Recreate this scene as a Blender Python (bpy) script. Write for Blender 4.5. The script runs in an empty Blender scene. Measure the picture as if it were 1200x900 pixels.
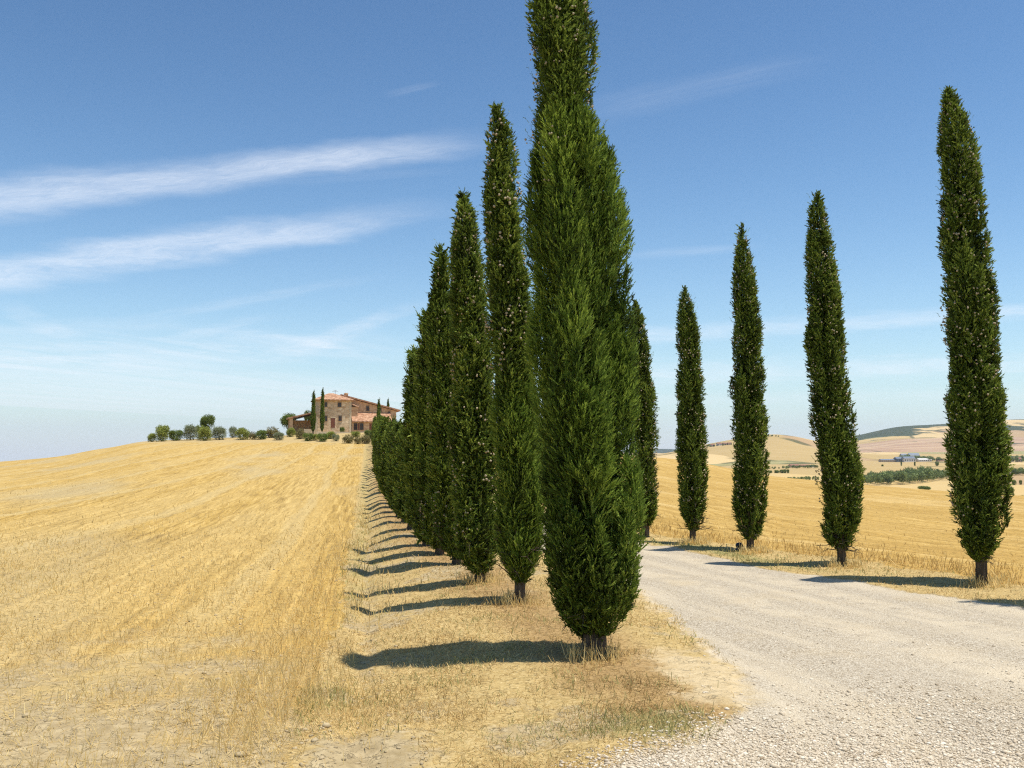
import bpy, math, random
import numpy as np

rng = np.random.default_rng(7)
PI = math.pi
SC = bpy.context.scene
COL = SC.collection

# ------------------------------------------------------------------ camera
F, U0, V0C, VH, EYE = 1150.0, 600.0, 450.0, 533.0, 2.0
PITCH = math.atan((VH - V0C) / F)
CP, SP = math.cos(PITCH), math.sin(PITCH)
cd = bpy.data.cameras.new("camera")
cam = bpy.data.objects.new("camera", cd)
COL.objects.link(cam)
cam.location = (0, 0, EYE)
cam.rotation_euler = (PI / 2 + PITCH, 0, 0)
cd.sensor_width = 36.0
cd.lens = F / 1200.0 * 36.0
cd.clip_start = 0.05
cd.clip_end = 60000
SC.camera = cam
SC.render.resolution_x, SC.render.resolution_y = 1024, 768


def ray(u, v):
    x, y = (u - U0) / F, -(v - V0C) / F
    return np.array([x, CP - y * SP, SP + y * CP])


def at(u, v, Y):
    """the point at distance Y ahead that the photograph shows at pixel u, v"""
    d = ray(u, v)
    return np.array([0, 0, EYE]) + d * (Y / d[1])


# ------------------------------------------------------------------ terrain
def pchip(x, y, xq):
    x = np.asarray(x, float); y = np.asarray(y, float)
    h = np.diff(x); d = np.diff(y) / h
    m = np.zeros_like(y)
    s = np.sign(d[:-1]) * np.sign(d[1:]) > 0
    w1 = 2 * h[1:] + h[:-1]; w2 = h[1:] + 2 * h[:-1]
    with np.errstate(divide='ignore', invalid='ignore'):
        hm = (w1 + w2) / (w1 / d[:-1] + w2 / d[1:])
    m[1:-1] = np.where(s, hm, 0)
    m[0], m[-1] = d[0], d[-1]
    i = np.clip(np.searchsorted(x, xq) - 1, 0, len(x) - 2)
    t = np.clip((xq - x[i]) / h[i], 0, 1)
    t2, t3 = t * t, t * t * t
    return ((2 * t3 - 3 * t2 + 1) * y[i] + (t3 - 2 * t2 + t) * h[i] * m[i]
            + (-2 * t3 + 3 * t2) * y[i + 1] + (t3 - t2) * h[i] * m[i + 1])


def zv(v, Y):
    return EYE + (VH - v) / F * Y


YC = np.array([1, 12, 25, 40, 60, 90, 115, 150, 172, 200, 260, 400, 650, 1000, 1500, 2200, 2800, 3600, 5000, 7000, 10000, 14000.])
RAMP = dict(zip([1, 12, 25, 40, 60, 90, 115], [0, 0, 0.0, .12, .6, 1.5, 2.45]))


def left_col(u, v150, v172, z200, z260):
    a = zv(v150, 150)
    k = a / 3.9
    near = [RAMP[y] * k for y in (1, 12, 25, 40, 60, 90, 115)]
    return (u, near + [a, zv(v172, 172), z200, z260, -9, -22, -32, -48, -70, -90, -115, -160, -220, -320, -450])


def right_col(u, near, far):
    """near: z at 25 40 60 90 115 150 172 200 260 400; far: pixel rows at 650 ... 10000"""
    z = [0, 0] + list(near) + [zv(v, y) for v, y in zip(far, YC[12:21])]
    return (u, z + [z[-1] - 200])


COLS = [
    left_col(-1200, 560, 565, -4, -8), left_col(-300, 556, 562, -3, -7),
    left_col(0, 541, 545, -.8, -4), left_col(65, 535.5, 538, .4, -3), left_col(120, 526, 528, 2, -1),
    left_col(170, 519.5, 517.5, 3.2, 0), left_col(230, 518.5, 514.5, 4.2, 2), left_col(330, 518.5, 510.5, 5.3, 4),
    left_col(430, 519, 507, 5.9, 4.5), left_col(520, 519, 507, 5.9, 4),
    left_col(620, 521, 516, 4, 2),
    right_col(700, [0, .1, .4, 1.3, 2.0, 2.3, 2.2, 1.5, -1, -8], [562, 556, 548, 540, 537, 536, 536, 534, 531]),
    right_col(770, [0, .1, .3, 1.0, 1.65, 1.3, .6, -.5, -3.5, -10], [562, 555, 546, 533, 536, 535, 534, 533, 526.5]),
    right_col(830, [0, .05, .2, .5, .85, .1, -.9, -2.2, -5, -11], [562, 554, 545, 520.5, 530, 530, 530, 531, 529]),
    right_col(870, [0, 0, .1, .1, .15, -.9, -2, -3.4, -6.2, -11.6], [562, 552, 544, 514, 526, 527, 528, 531, 532]),
    right_col(905, [0, 0, 0, -.2, -.4, -1.8, -3, -4.5, -7.5, -12], [562, 551, 543.5, 510.5, 524, 525, 526, 530, 532]),
    right_col(960, [0, 0, -.1, -.6, -1.0, -2.6, -4, -5.5, -9, -14], [566, 551, 543, 519.5, 527, 525, 521.5, 527, 533]),
    right_col(1000, [0, 0, -.2, -.9, -1.5, -3.2, -4.8, -6.5, -10, -15], [570, 550, 543, 532, 530, 524, 512, 522, 533]),
    right_col(1060, [0, -.05, -.3, -1.2, -2.0, -3.8, -5.5, -7.5, -11, -15.8], [570, 551, 544, 534, 529, 518, 500, 515, 533]),
    right_col(1110, [0, -.05, -.4, -1.5, -2.5, -4.2, -6, -8, -12, -16.5], [568, 551, 544, 534, 528, 515, 497, 510, 533]),
    right_col(1200, [0, -.1, -.6, -2.2, -3.4, -5.2, -7, -9, -12.5, -16.5], [564, 551, 544, 533, 526, 513, 493.5, 508, 533]),
    right_col(1300, [0, -.1, -.8, -2.6, -4.0, -6, -8, -10, -13, -17], [564, 551, 544, 533, 526, 513, 497, 508, 533]),
    right_col(2400, [0, -.2, -1.2, -3, -5, -7, -9, -11, -14, -18], [564, 551, 544, 535, 530, 520, 505, 515, 533]),
]
TC = np.array([(c[0] - U0) / F for c in COLS])
LYQ = np.linspace(0, math.log(14000), 700)
ZC = np.stack([pchip(np.log(YC), np.array(c[1]), LYQ) for c in COLS])      # columns x distance
TQ = np.linspace(TC[0], TC[-1], 1400)
# smooth interpolation across columns (pchip for every distance row)
ZG = np.empty((len(TQ), len(LYQ)))
for j in range(len(LYQ)):
    ZG[:, j] = pchip(TC, ZC[:, j], TQ)


def vnoise(x, y, seed=0):
    """smooth value noise in -1..1"""
    def hsh(i, j):
        n = (i.astype(np.int64) * 374761393 + j.astype(np.int64) * 668265263 + seed * 1442695041) & 0xffffffff
        n = ((n ^ (n >> 13)) * 1274126177) & 0xffffffff
        return ((n ^ (n >> 16)) & 0xffff) / 32767.5 - 1
    xi, yi = np.floor(x), np.floor(y)
    fx, fy = x - xi, y - yi
    fx = fx * fx * (3 - 2 * fx); fy = fy * fy * (3 - 2 * fy)
    a, b, c, d = hsh(xi, yi), hsh(xi + 1, yi), hsh(xi, yi + 1), hsh(xi + 1, yi + 1)
    return (a * (1 - fx) + b * fx) * (1 - fy) + (c * (1 - fx) + d * fx) * fy


def fbm(x, y, seed=0, o=3):
    s, a = 0, 1.0
    for k in range(o):
        s = s + a * vnoise(x * 2 ** k + 17 * k, y * 2 ** k - 9 * k, seed + k); a *= .5
    return s


def tab(*pts):
    p = np.array(pts, float).reshape(-1, 2)
    return lambda y: np.interp(y, p[:, 0], p[:, 1])


XLt = tab(0, 2.6, 7, 1.45, 9.8, .81, 13.4, .09, 15.4, -.51, 18.1, -1.02, 20, -1.5, 21.9, -1.9, 24.2, -2.4, 26.4, -2.8,
          34, -4.1, 44, -5.55, 60, -7.98, 90, -12.2, 165, -23.2, 185, -26.2)
XL = lambda y: pchip([0, 9.8, 13.4, 18.1, 26.4, 44, 60, 90, 165, 200], [2.9, .81, .02, -1.06, -2.8, -5.55, -7.98, -12.2, -23.2, -28.2], np.clip(y, 0, 200))
RL = tab(-20, -1.6, 3, -1.3, 5.2, -.4, 6.35, .45, 7.1, 1.24, 8, 1.93, 9.7, 2.1, 11.7, 2.03, 14.6, 1.93, 17, 1.5, 20, .8, 24, -.5, 30, -2.0, 44, -4.2, 60, -6.6, 90, -10.8, 165, -21.8, 190, -25.5)
RR = tab(-20, 30, 0, 16, 8, 10, 12.8, 6.7, 14.8, 5.8, 17, 4.9, 19.7, 4.0, 21.9, 3.3, 24, 2.3, 30, .9, 44, -1.5, 60, -4, 90, -8.2, 165, -19.2, 190, -22.8)
XR = tab(10, 10.8, 12.9, 8.6, 15.2, 7.27, 17.8, 5.96, 20.2, 4.9, 22.3, 4.1, 24, 3.28, 27, 2.3, 30, 1.6, 44, -.8, 60, -3.3, 90, -7.5, 165, -18.5)
GE = tab(-20, 36, 0, 19, 10, 11.2, 12.9, 9.4, 15.1, 7.9, 18.9, 6.5, 21.9, 5.0, 23.7, 4.1, 30, 2.5, 44, .1, 60, -2.4, 90, -6.6, 165, -17.4, 190, -21)
FE = tab(-20, -.4, 2, -.8, 6, -1.3, 8.95, -1.8, 13.8, -2.4, 20, -3.35, 34, -5.4, 44, -6.9, 60, -9.3, 90, -13.7, 150, -22.5, 165, -25, 190, -29)


def smooth(x, a, b):
    t = np.clip((x - a) / (b - a), 0, 1)
    return t * t * (3 - 2 * t)


def base_z(X, Y):
    X = np.asarray(X, float); Y = np.asarray(Y, float)
    Yc = np.maximum(Y, 1.0)
    t = np.clip(X / np.maximum(Y, 6.0), TC[0], TC[-1] - 1e-6)
    fi = (t - TC[0]) / (TQ[1] - TQ[0]); i = np.clip(fi.astype(int), 0, len(TQ) - 2); a = fi - i
    fj = np.log(Yc) / (LYQ[1] - LYQ[0]); j = np.clip(fj.astype(int), 0, len(LYQ) - 2); b = np.clip(fj - j, 0, 1)
    return (ZG[i, j] * (1 - a) + ZG[i + 1, j] * a) * (1 - b) + (ZG[i, j + 1] * (1 - a) + ZG[i + 1, j + 1] * a) * b


def ground_z(X, Y):
    X = np.asarray(X, float); Y = np.asarray(Y, float)
    z = base_z(X, Y)
    near = 1 - smooth(Y, 110, 170)
    fe = FE(Y)
    wob = .16 * vnoise(Y * .55, Y * 0 + 3.3, 5) + .10 * vnoise(Y * 1.9, Y * 0 + 1.3, 6)
    dc = fe + .42 + wob
    slope = smooth(XL(Y) - .3 - X, 0, np.maximum(XL(Y) - .3 - dc, .3))
    bank = smooth(dc - X, .04, .34)
    z = z - near * (.09 + .10 * smooth(Y, 7.5, 11)) * slope * (1 - bank * (.06 + .94 * smooth(fe - X, 0, 14)))
    z = z - near * .05 * np.exp(-((X - dc) / .13) ** 2)
    # road slightly sunk and crowned
    rl, rr = RL(Y), RR(Y)
    inr = smooth(X, rl - .2, rl + .5) * (1 - smooth(X, rr - .5, rr + .2))
    z = z - near * .035 * inr
    d = np.hypot(X, Y)
    z = z + near * (.035 * fbm(X * .8, Y * .8, 11, 2) * (1 - .8 * inr) + .012 * fbm(X * 4, Y * 4, 21, 3) * (1 - .7 * inr))
    fld = smooth(fe - X, 0, .8)
    z = z + near * fld * .02 * fbm(X * 2.5, Y * 2.5, 31, 3)
    # long swells in the right field, big ones far away
    z = z + smooth(X - GE(Y), 1, 20) * smooth(Y, 25, 60) * (1 - smooth(Y, 200, 400)) * .16 * fbm(X * .05, Y * .05, 41, 2)
    far = smooth(Y, 700, 1500)
    z = z + far * (5.0 * fbm(X / 420, Y / 420, 51, 3)) * (.5 + .5 * smooth(Y, 2500, 5000)) * (X > 0)
    return z


def on_ground(u, v, y0=3.0, y1=9000.0):
    """where the sight line through pixel u, v meets the ground"""
    Y = np.exp(np.linspace(math.log(y0), math.log(y1), 4000))
    d = ray(u, v)
    X = d[0] / d[1] * Y; Z = EYE + d[2] / d[1] * Y
    below = ground_z(X, Y) > Z
    k = int(np.argmax(below)) if below.any() else len(Y) - 1
    return np.array([X[k], Y[k], float(ground_z(X[k:k + 1], Y[k:k + 1])[0])])


def gz(x, y):
    return float(ground_z(np.array([x]), np.array([y]))[0])


# ------------------------------------------------------------------ object helpers
def tag(o, label=None, cat=None, group=None, kind=None):
    if label: o["label"] = label
    if cat: o["category"] = cat
    if group: o["group"] = group
    if kind: o["kind"] = kind
    return o


def link(o, parent=None):
    COL.objects.link(o)
    if parent is not None:
        o.parent = parent
    return o


def empty(name, loc, rz=0.0):
    o = bpy.data.objects.new(name, None)
    o.empty_display_size = .3
    o.location = loc
    o.rotation_euler = (0, 0, rz)
    return link(o)


def np_mesh(name, verts, faces, attrs=None, smooth_faces=False, uv=None):
    """verts (n,3), faces (m,k) with one face size, attrs: name -> (n,) point floats"""
    me = bpy.data.meshes.new(name)
    verts = np.ascontiguousarray(verts, np.float32); faces = np.ascontiguousarray(faces, np.int32)
    m, k = faces.shape
    me.vertices.add(len(verts)); me.vertices.foreach_set("co", verts.ravel())
    me.loops.add(m * k); me.loops.foreach_set("vertex_index", faces.ravel())
    me.polygons.add(m)
    me.polygons.foreach_set("loop_start", np.arange(0, m * k, k, dtype=np.int32))
    me.polygons.foreach_set("loop_total", np.full(m, k, np.int32))
    if smooth_faces:
        me.polygons.foreach_set("use_smooth", np.ones(m, bool))
    for nm, a in (attrs or {}).items():
        if a.ndim == 1:
            at_ = me.attributes.new(nm, 'FLOAT', 'POINT'); at_.data.foreach_set("value", np.ascontiguousarray(a, np.float32))
        else:
            at_ = me.attributes.new(nm, 'FLOAT_VECTOR', 'POINT'); at_.data.foreach_set("vector", np.ascontiguousarray(a, np.float32).ravel())
    me.update(calc_edges=True)
    return me


def obj(name, me, mat=None, parent=None, loc=None):
    o = bpy.data.objects.new(name, me)
    if mat is not None and len(me.materials) == 0:
        me.materials.append(mat)
    if loc is not None:
        o.location = loc
    return link(o, parent)


class MB:
    """collects boxes, prisms and tubes into one mesh"""
    def __init__(s):
        s.v, s.f = [], []

    def add(s, vs, fs):
        b = len(s.v)
        s.v += [tuple(map(float, p)) for p in vs]
        s.f += [tuple(b + i for i in f) for f in fs]
        return s

    def box(s, x0, x1, y0, y1, z0, z1):
        vs = [(x0, y0, z0), (x1, y0, z0), (x1, y1, z0), (x0, y1, z0), (x0, y0, z1), (x1, y0, z1), (x1, y1, z1), (x0, y1, z1)]
        return s.add(vs, [(0, 3, 2, 1), (4, 5, 6, 7), (0, 1, 5, 4), (1, 2, 6, 5), (2, 3, 7, 6), (3, 0, 4, 7)])

    def prism(s, poly_xz, y0, y1):
        n = len(poly_xz)
        vs = [(x, y0, z) for x, z in poly_xz] + [(x, y1, z) for x, z in poly_xz]
        fs = [tuple(range(n)), tuple(range(2 * n - 1, n - 1, -1))] + [(i, i + n, (i + 1) % n + n, (i + 1) % n) for i in range(n)]
        return s.add(vs, fs)

    def tube(s, pts, rads, n=8, cap=True):
        pts = [np.array(p, float) for p in pts]
        rings = []
        for i, p in enumerate(pts):
            d = pts[min(i + 1, len(pts) - 1)] - pts[max(i - 1, 0)]
            d /= np.linalg.norm(d) + 1e-9
            a = np.cross(d, (0, 1, 0) if abs(d[1]) < .9 else (1, 0, 0)); a /= np.linalg.norm(a)
            b = np.cross(d, a)
            rings.append([p + rads[i] * (math.cos(2 * PI * k / n) * a + math.sin(2 * PI * k / n) * b) for k in range(n)])
        vs = [q for r in rings for q in r]
        fs = [(i * n + k, i * n + (k + 1) % n, (i + 1) * n + (k + 1) % n, (i + 1) * n + k) for i in range(len(pts) - 1) for k in range(n)]
        if cap:
            fs += [tuple(range(n - 1, -1, -1)), tuple((len(pts) - 1) * n + k for k in range(n))]
        return s.add(vs, fs)

    def lathe(s, prof, n=16, cx=0, cy=0):
        vs = [(cx + r * math.cos(2 * PI * k / n), cy + r * math.sin(2 * PI * k / n), z) for r, z in prof for k in range(n)]
        fs = [(i * n + k, i * n + (k + 1) % n, (i + 1) * n + (k + 1) % n, (i + 1) * n + k) for i in range(len(prof) - 1) for k in range(n)]
        return s.add(vs, fs)

    def build(s, name, mat, parent=None, loc=None, shade=False):
        me = bpy.data.meshes.new(name)
        me.from_pydata(s.v, [], s.f); me.update()
        import bmesh
        bm = bmesh.new(); bm.from_mesh(me); bmesh.ops.recalc_face_normals(bm, faces=bm.faces); bm.to_mesh(me); bm.free()
        if shade:
            for p in me.polygons: p.use_smooth = True
        return obj(name, me, mat, parent, loc)


def copy_tree(o, parent=None):
    c = o.copy(); COL.objects.link(c)
    c.parent = parent
    for ch in list(o.children):
        copy_tree(ch, c)
    return c


# ------------------------------------------------------------------ materials
class NT:
    """small node-tree writer"""
    def __init__(s, tree):
        s.t = tree; s.n = tree.nodes; s.l = tree.links

    def node(s, typ, ins=None, **kw):
        nd = s.n.new(typ)
        for k, v in kw.items(): setattr(nd, k, v)
        for k, v in (ins or {}).items():
            sock = nd.inputs[k]
            if hasattr(v, 'is_output') and v.is_output: s.l.new(v, sock)
            else: sock.default_value = v
        return nd

    def math(s, op, a, b=0.0, c=0.0, clamp=False):
        nd = s.node('ShaderNodeMath', {0: a, 1: b, 2: c}, operation=op); nd.use_clamp = clamp
        return nd.outputs[0]

    def attr(s, name, out='Fac'):
        return s.node('ShaderNodeAttribute', attribute_name=name).outputs[out]

    def noise(s, vec, scale, detail=3, rough=.55, out='Fac', dist=0.0):
        ins = {'Scale': scale, 'Detail': detail, 'Roughness': rough, 'Distortion': dist}
        if vec is not None: ins['Vector'] = vec
        return s.node('ShaderNodeTexNoise', ins).outputs[out]

    def vor(s, vec, scale, feature='F1', out='Distance', rand=1.0):
        ins = {'Scale': scale, 'Randomness': rand}
        if vec is not None: ins['Vector'] = vec
        return s.node('ShaderNodeTexVoronoi', ins, feature=feature).outputs[out]

    def ramp(s, fac, stops, interp='LINEAR'):
        nd = s.node('ShaderNodeValToRGB', {'Fac': fac}); cr = nd.color_ramp; cr.interpolation = interp
        while len(cr.elements) < len(stops): cr.elements.new(.5)
        for e, (p, c) in zip(cr.elements, stops):
            e.position = p; e.color = (*c, 1) if len(c) == 3 else c
        return nd.outputs['Color']

    def mix(s, fac, a, b, mode='MIX'):
        nd = s.node('ShaderNodeMix', data_type='RGBA', blend_type=mode)
        for i, v in ((0, fac), (6, a), (7, b)):
            if hasattr(v, 'is_output'): s.l.new(v, nd.inputs[i])
            else: nd.inputs[i].default_value = v if i == 0 else ((*v, 1) if len(v) == 3 else v)
        return nd.outputs[2]

    def step(s, x, a, b):
        """smooth step of x from a to b"""
        nd = s.node('ShaderNodeMapRange', {0: x, 1: a, 2: b, 3: 0.0, 4: 1.0}, interpolation_type='SMOOTHSTEP')
        return nd.outputs[0]

    def scale(s, vec, sx, sy, sz):
        return s.node('ShaderNodeVectorMath', {0: vec, 1: (sx, sy, sz)}, operation='MULTIPLY').outputs[0]


def material(name):
    m = bpy.data.materials.new(name); m.use_nodes = True
    nt = NT(m.node_tree)
    bsdf = next(n for n in nt.n if n.type == 'BSDF_PRINCIPLED')
    bsdf.inputs['Specular IOR Level'].default_value = .25
    return m, nt, bsdf


def put(nt, bsdf, color=None, rough=None, bump=None, bump_h=1.0, bump_d=.02):
    if color is not None:
        if hasattr(color, 'is_output'): nt.l.new(color, bsdf.inputs['Base Color'])
        else: bsdf.inputs['Base Color'].default_value = (*color, 1)
    if rough is not None: bsdf.inputs['Roughness'].default_value = rough
    if bump is not None:
        b = nt.node('ShaderNodeBump', {'Strength': bump_h, 'Distance': bump_d, 'Height': bump})
        nt.l.new(b.outputs[0], bsdf.inputs['Normal'])


def plain(name, color, rough=.7, var=.15, scale=8.0):
    m, nt, b = material(name)
    n = nt.noise(nt.node('ShaderNodeTexCoord').outputs['Object'], scale, 4)
    put(nt, b, nt.ramp(n, [(.3, tuple(c * (1 - var) for c in color)), (.7, tuple(c * (1 + var) for c in color))]), rough)
    return m


def foliage(name, dark, mid, light, trans=.22, rough=.6):
    """leaf colour varies from spray to spray through the 'tint' attribute (young and old growth)"""
    m, nt, b = material(name)
    col = nt.ramp(nt.attr('tint'), [(0, dark), (.5, mid), (1, light)])
    put(nt, b, col, rough)
    b.inputs['Specular IOR Level'].default_value = .12
    tr = nt.node('ShaderNodeBsdfTranslucent', {'Color': nt.mix(.5, col, light)})
    mx = nt.node('ShaderNodeMixShader', {0: trans, 1: b.outputs[0], 2: tr.outputs[0]})
    out = next(n for n in nt.n if n.type == 'OUTPUT_MATERIAL')
    nt.l.new(mx.outputs[0], out.inputs['Surface'])
    return m


M = {}
M['cypress'] = foliage('cypress_foliage', (.022, .032, .007), (.122, .19, .024), (.35, .42, .08))
M['cypress_lush'] = foliage('cypress_young_foliage', (.013, .022, .005), (.102, .172, .020), (.32, .42, .068))
M['bush'] = foliage('bush_foliage', (.08, .10, .02), (.27, .31, .06), (.50, .52, .14))
M['bush_dark'] = foliage('dark_bush_foliage', (.05, .07, .018), (.16, .215, .045), (.32, .38, .09))
M['bush_olive'] = foliage('olive_foliage', (.12, .14, .07), (.27, .30, .16), (.42, .45, .27))
M['bush_dry'] = foliage('dry_shrub_foliage', (.12, .11, .04), (.24, .21, .08), (.38, .32, .14))
M['wood'] = foliage('valley_wood_foliage', (.09, .125, .045), (.21, .265, .09), (.33, .39, .15))


def bark():
    m, nt, b = material('bark')
    o = nt.node('ShaderNodeTexCoord').outputs['Object']
    v = nt.scale(o, 22, 22, 3)
    n = nt.noise(v, 1.6, 5, .65)
    put(nt, b, nt.ramp(n, [(.25, (.035, .026, .018)), (.55, (.105, .08, .056)), (.8, (.20, .16, .115))]), .9, n, 1.0, .03)
    return m


M['bark'] = bark()
M['cone'] = plain('cypress_cone', (.40, .33, .21), .75, .35, 30)


def stalk(name, a, b_, c, trans=.25):
    return foliage(name, a, b_, c, trans, .55)


M['straw'] = stalk('straw', (.42, .27, .09), (.74, .53, .195), (.90, .73, .36), .5)
M['crop'] = stalk('ripe_crop', (.44, .275, .085), (.66, .45, .155), (.82, .63, .29))
M['drygrass'] = stalk('dry_grass', (.27, .165, .058), (.56, .385, .145), (.80, .62, .30))
M['greengrass'] = stalk('green_grass', (.16, .165, .05), (.31, .30, .10), (.50, .45, .20))


def ground_material():
    m, nt, b = material('ground')
    pos = nt.node('ShaderNodeNewGeometry').outputs['Position']
    row = nt.attr('rowuv', 'Vector')                      # across the rows, along the rows
    A = {k: nt.attr(k) for k in ('w_road', 'w_field', 'w_grain', 'w_sand', 'w_green', 'w_bare', 'w_brown', 'w_cut')}
    n_f = nt.noise(pos, 55, 4, .6)
    n_m = nt.noise(pos, 7, 4, .6)
    n_l = nt.noise(pos, .9, 3, .55)
    # soil
    soil = nt.ramp(n_m, [(.25, (.27, .20, .10)), (.5, (.41, .315, .17)), (.75, (.53, .42, .24))])
    crack = nt.vor(nt.node('ShaderNodeVectorMath', {0: pos, 1: nt.node('ShaderNodeVectorMath', {0: nt.noise(pos, 7, 4, .7, 'Color'), 1: (.34, .34, .34)}, operation='MULTIPLY').outputs[0]}, operation='ADD').outputs[0], 5.5, 'DISTANCE_TO_EDGE')
    crackm = nt.math('MULTIPLY', nt.math('SUBTRACT', 1.0, nt.step(crack, .0, .045)), nt.step(n_m, .42, .6))
    soil = nt.mix(nt.math('MULTIPLY', crackm, .34), soil, (.20, .15, .09))
    soil = nt.mix(nt.math('MULTIPLY', nt.step(n_f, .45, .7), .25), soil, (.28, .215, .13))
    # straw of the left field: streaks along the rows at several widths
    st1 = nt.noise(nt.scale(row, 6.5, .22, 1), 1, 4, .6)
    st2 = nt.noise(nt.scale(row, .62, .018, 1), 1, 3, .55)
    st3 = nt.noise(nt.scale(row, .16, .035, 1), 1, 3, .55)
    straw = nt.ramp(st1, [(.30, (.27, .168, .05)), (.5, (.465, .30, .082)), (.70, (.62, .43, .15))])
    straw = nt.mix(nt.step(st2, .42, .66), straw, nt.ramp(st1, [(.3, (.42, .275, .085)), (.7, (.60, .415, .145))]))
    straw = nt.mix(nt.math('MULTIPLY', nt.step(st3, .50, .68), .75), straw, (.43, .335, .175))
    sp = nt.node('ShaderNodeSeparateXYZ', {0: row})
    acr = nt.math('ADD', sp.outputs[0], nt.math('MULTIPLY', nt.math('SUBTRACT', nt.noise(nt.scale(row, .09, .02, 1), 1, 2), .5), 5.0))
    swath = nt.step(nt.math('SINE', nt.math('MULTIPLY', acr, 1.42)), -.5, .6)
    straw = nt.mix(nt.math('MULTIPLY', swath, .26), straw, nt.ramp(st1, [(.3, (.40, .28, .105)), (.7, (.64, .475, .205))]))
    tyre = nt.step(nt.math('ABSOLUTE', nt.math('SINE', nt.math('MULTIPLY', acr, .71))), .97, .995)
    straw = nt.mix(nt.math('MULTIPLY', tyre, .42), straw, (.52, .40, .19))
    fine = nt.noise(nt.scale(row, 30, 12, 1), 1, 3, .6)
    straw = nt.mix(nt.math('MULTIPLY', nt.step(fine, .5, .72), .35), straw, (.34, .255, .125))
    bare = nt.math('ADD', A['w_bare'], nt.math('MULTIPLY', nt.math('SUBTRACT', nt.noise(pos, 1.1, 4, .6), .5), 1.1), clamp=True)
    field = nt.mix(nt.step(bare, .25, .75), straw, soil)
    # right field
    g1 = nt.noise(nt.scale(row, 3.0, .12, 1), 1, 4, .6)
    g2 = nt.noise(nt.scale(row, .45, .012, 1), 1, 3, .55)
    grain = nt.ramp(g1, [(.28, (.34, .205, .055)), (.5, (.45, .285, .08)), (.72, (.57, .385, .13))])
    grain = nt.mix(nt.step(g2, .46, .60), grain, nt.ramp(g1, [(.3, (.39, .24, .065)), (.7, (.53, .35, .11))]))
    grain = nt.mix(nt.math('MULTIPLY', nt.step(nt.noise(nt.scale(row, .30, .02, 1), 1.7, 2, .5), .54, .66), .35), grain, (.64, .47, .21))
    # verge: matted dry grass with browner and greener patches
    vn = nt.noise(pos, 26, 5, .68)
    verge = nt.ramp(vn, [(.22, (.23, .15, .055)), (.5, (.47, .335, .135)), (.78, (.66, .51, .26))])
    br = nt.math('ADD', A['w_brown'], nt.math('MULTIPLY', nt.math('SUBTRACT', n_l, .5), .9), clamp=True)
    verge = nt.mix(nt.math('MULTIPLY', nt.step(br, .2, .8), .75), verge, nt.ramp(vn, [(.3, (.20, .115, .045)), (.7, (.43, .275, .12))]))
    gr = nt.math('ADD', A['w_green'], nt.math('MULTIPLY', nt.math('SUBTRACT', nt.noise(pos, 2.1, 4, .6), .55), .9), clamp=True)
    verge = nt.mix(nt.math('MULTIPLY', nt.step(gr, .15, .7), .7), verge, nt.ramp(vn, [(.3, (.15, .15, .05)), (.7, (.36, .33, .14))]))
    verge = nt.mix(nt.step(nt.math('ADD', A['w_cut'], nt.math('MULTIPLY', nt.math('SUBTRACT', n_m, .5), .8)), .35, .7), verge, soil)
    sand = nt.ramp(nt.noise(pos, 14, 5, .65), [(.3, (.46, .345, .185)), (.7, (.62, .49, .29))])
    # gravel: stones of two sizes, pale with a few dark or rusty ones
    vc = nt.vor(pos, 52, 'F1', 'Color')
    vd = nt.vor(pos, 52, 'F1', 'Distance')
    vc2 = nt.vor(pos, 120, 'F1', 'Color')
    gsel = nt.node('ShaderNodeSeparateColor', {0: vc}).outputs[0]
    gsel2 = nt.node('ShaderNodeSeparateColor', {0: vc2}).outputs[1]
    stones = nt.ramp(nt.math('ADD', nt.math('MULTIPLY', gsel, .55), nt.math('MULTIPLY', gsel2, .45)),
                     [(.12, (.30, .235, .155)), (.35, (.49, .41, .295)), (.65, (.58, .50, .375)), (.9, (.72, .645, .51))])
    stones = nt.mix(nt.math('MULTIPLY', nt.step(vd, .45, .75), .45), stones, (.20, .155, .10))
    wear = nt.noise(nt.scale(nt.attr('roaduv', 'Vector'), 1.1, .10, 1), 1, 4, .6)
    stones = nt.mix(nt.math('MULTIPLY', nt.step(wear, .44, .64), .7), stones, (.63, .53, .375))
    ru = nt.node('ShaderNodeSeparateXYZ', {0: nt.attr('roaduv', 'Vector')})
    rx = nt.math('ADD', ru.outputs[0], nt.math('MULTIPLY', nt.math('SUBTRACT', nt.noise(pos, .5, 2), .5), .7))
    rut = nt.math('SUBTRACT', 1.0, nt.step(nt.math('ABSOLUTE', nt.math('SUBTRACT', nt.math('ABSOLUTE', rx), .85)), .12, .42))
    stones = nt.mix(nt.math('MULTIPLY', nt.math('MULTIPLY', rut, nt.step(nt.noise(pos, 2.3, 3), .3, .6)), .5), stones, (.67, .56, .39))
    stones = nt.mix(nt.math('MULTIPLY', nt.step(n_l, .50, .75), .35), stones, (.54, .42, .25))
    edge = nt.math('MULTIPLY', nt.math('SUBTRACT', nt.noise(pos, 3.2, 5, .7), .5), 1.0)
    col = nt.mix(nt.step(nt.math('ADD', A['w_field'], edge), .4, .6), verge, field)
    col = nt.mix(nt.step(nt.math('ADD', A['w_grain'], edge), .4, .6), col, grain)
    col = nt.mix(nt.step(nt.math('ADD', A['w_sand'], edge), .35, .75), col, sand)
    edge2 = nt.math('MULTIPLY', nt.math('SUBTRACT', nt.noise(pos, 1.7, 6, .75), .5), 1.7)
    col = nt.mix(nt.step(nt.math('ADD', A['w_road'], edge2), .25, .75), col, stones)
    put(nt, b, col, .95)
    h_road = nt.math('ADD', nt.math('MULTIPLY', vd, -1.0), nt.math('MULTIPLY', nt.vor(pos, 120), -.4))
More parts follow.
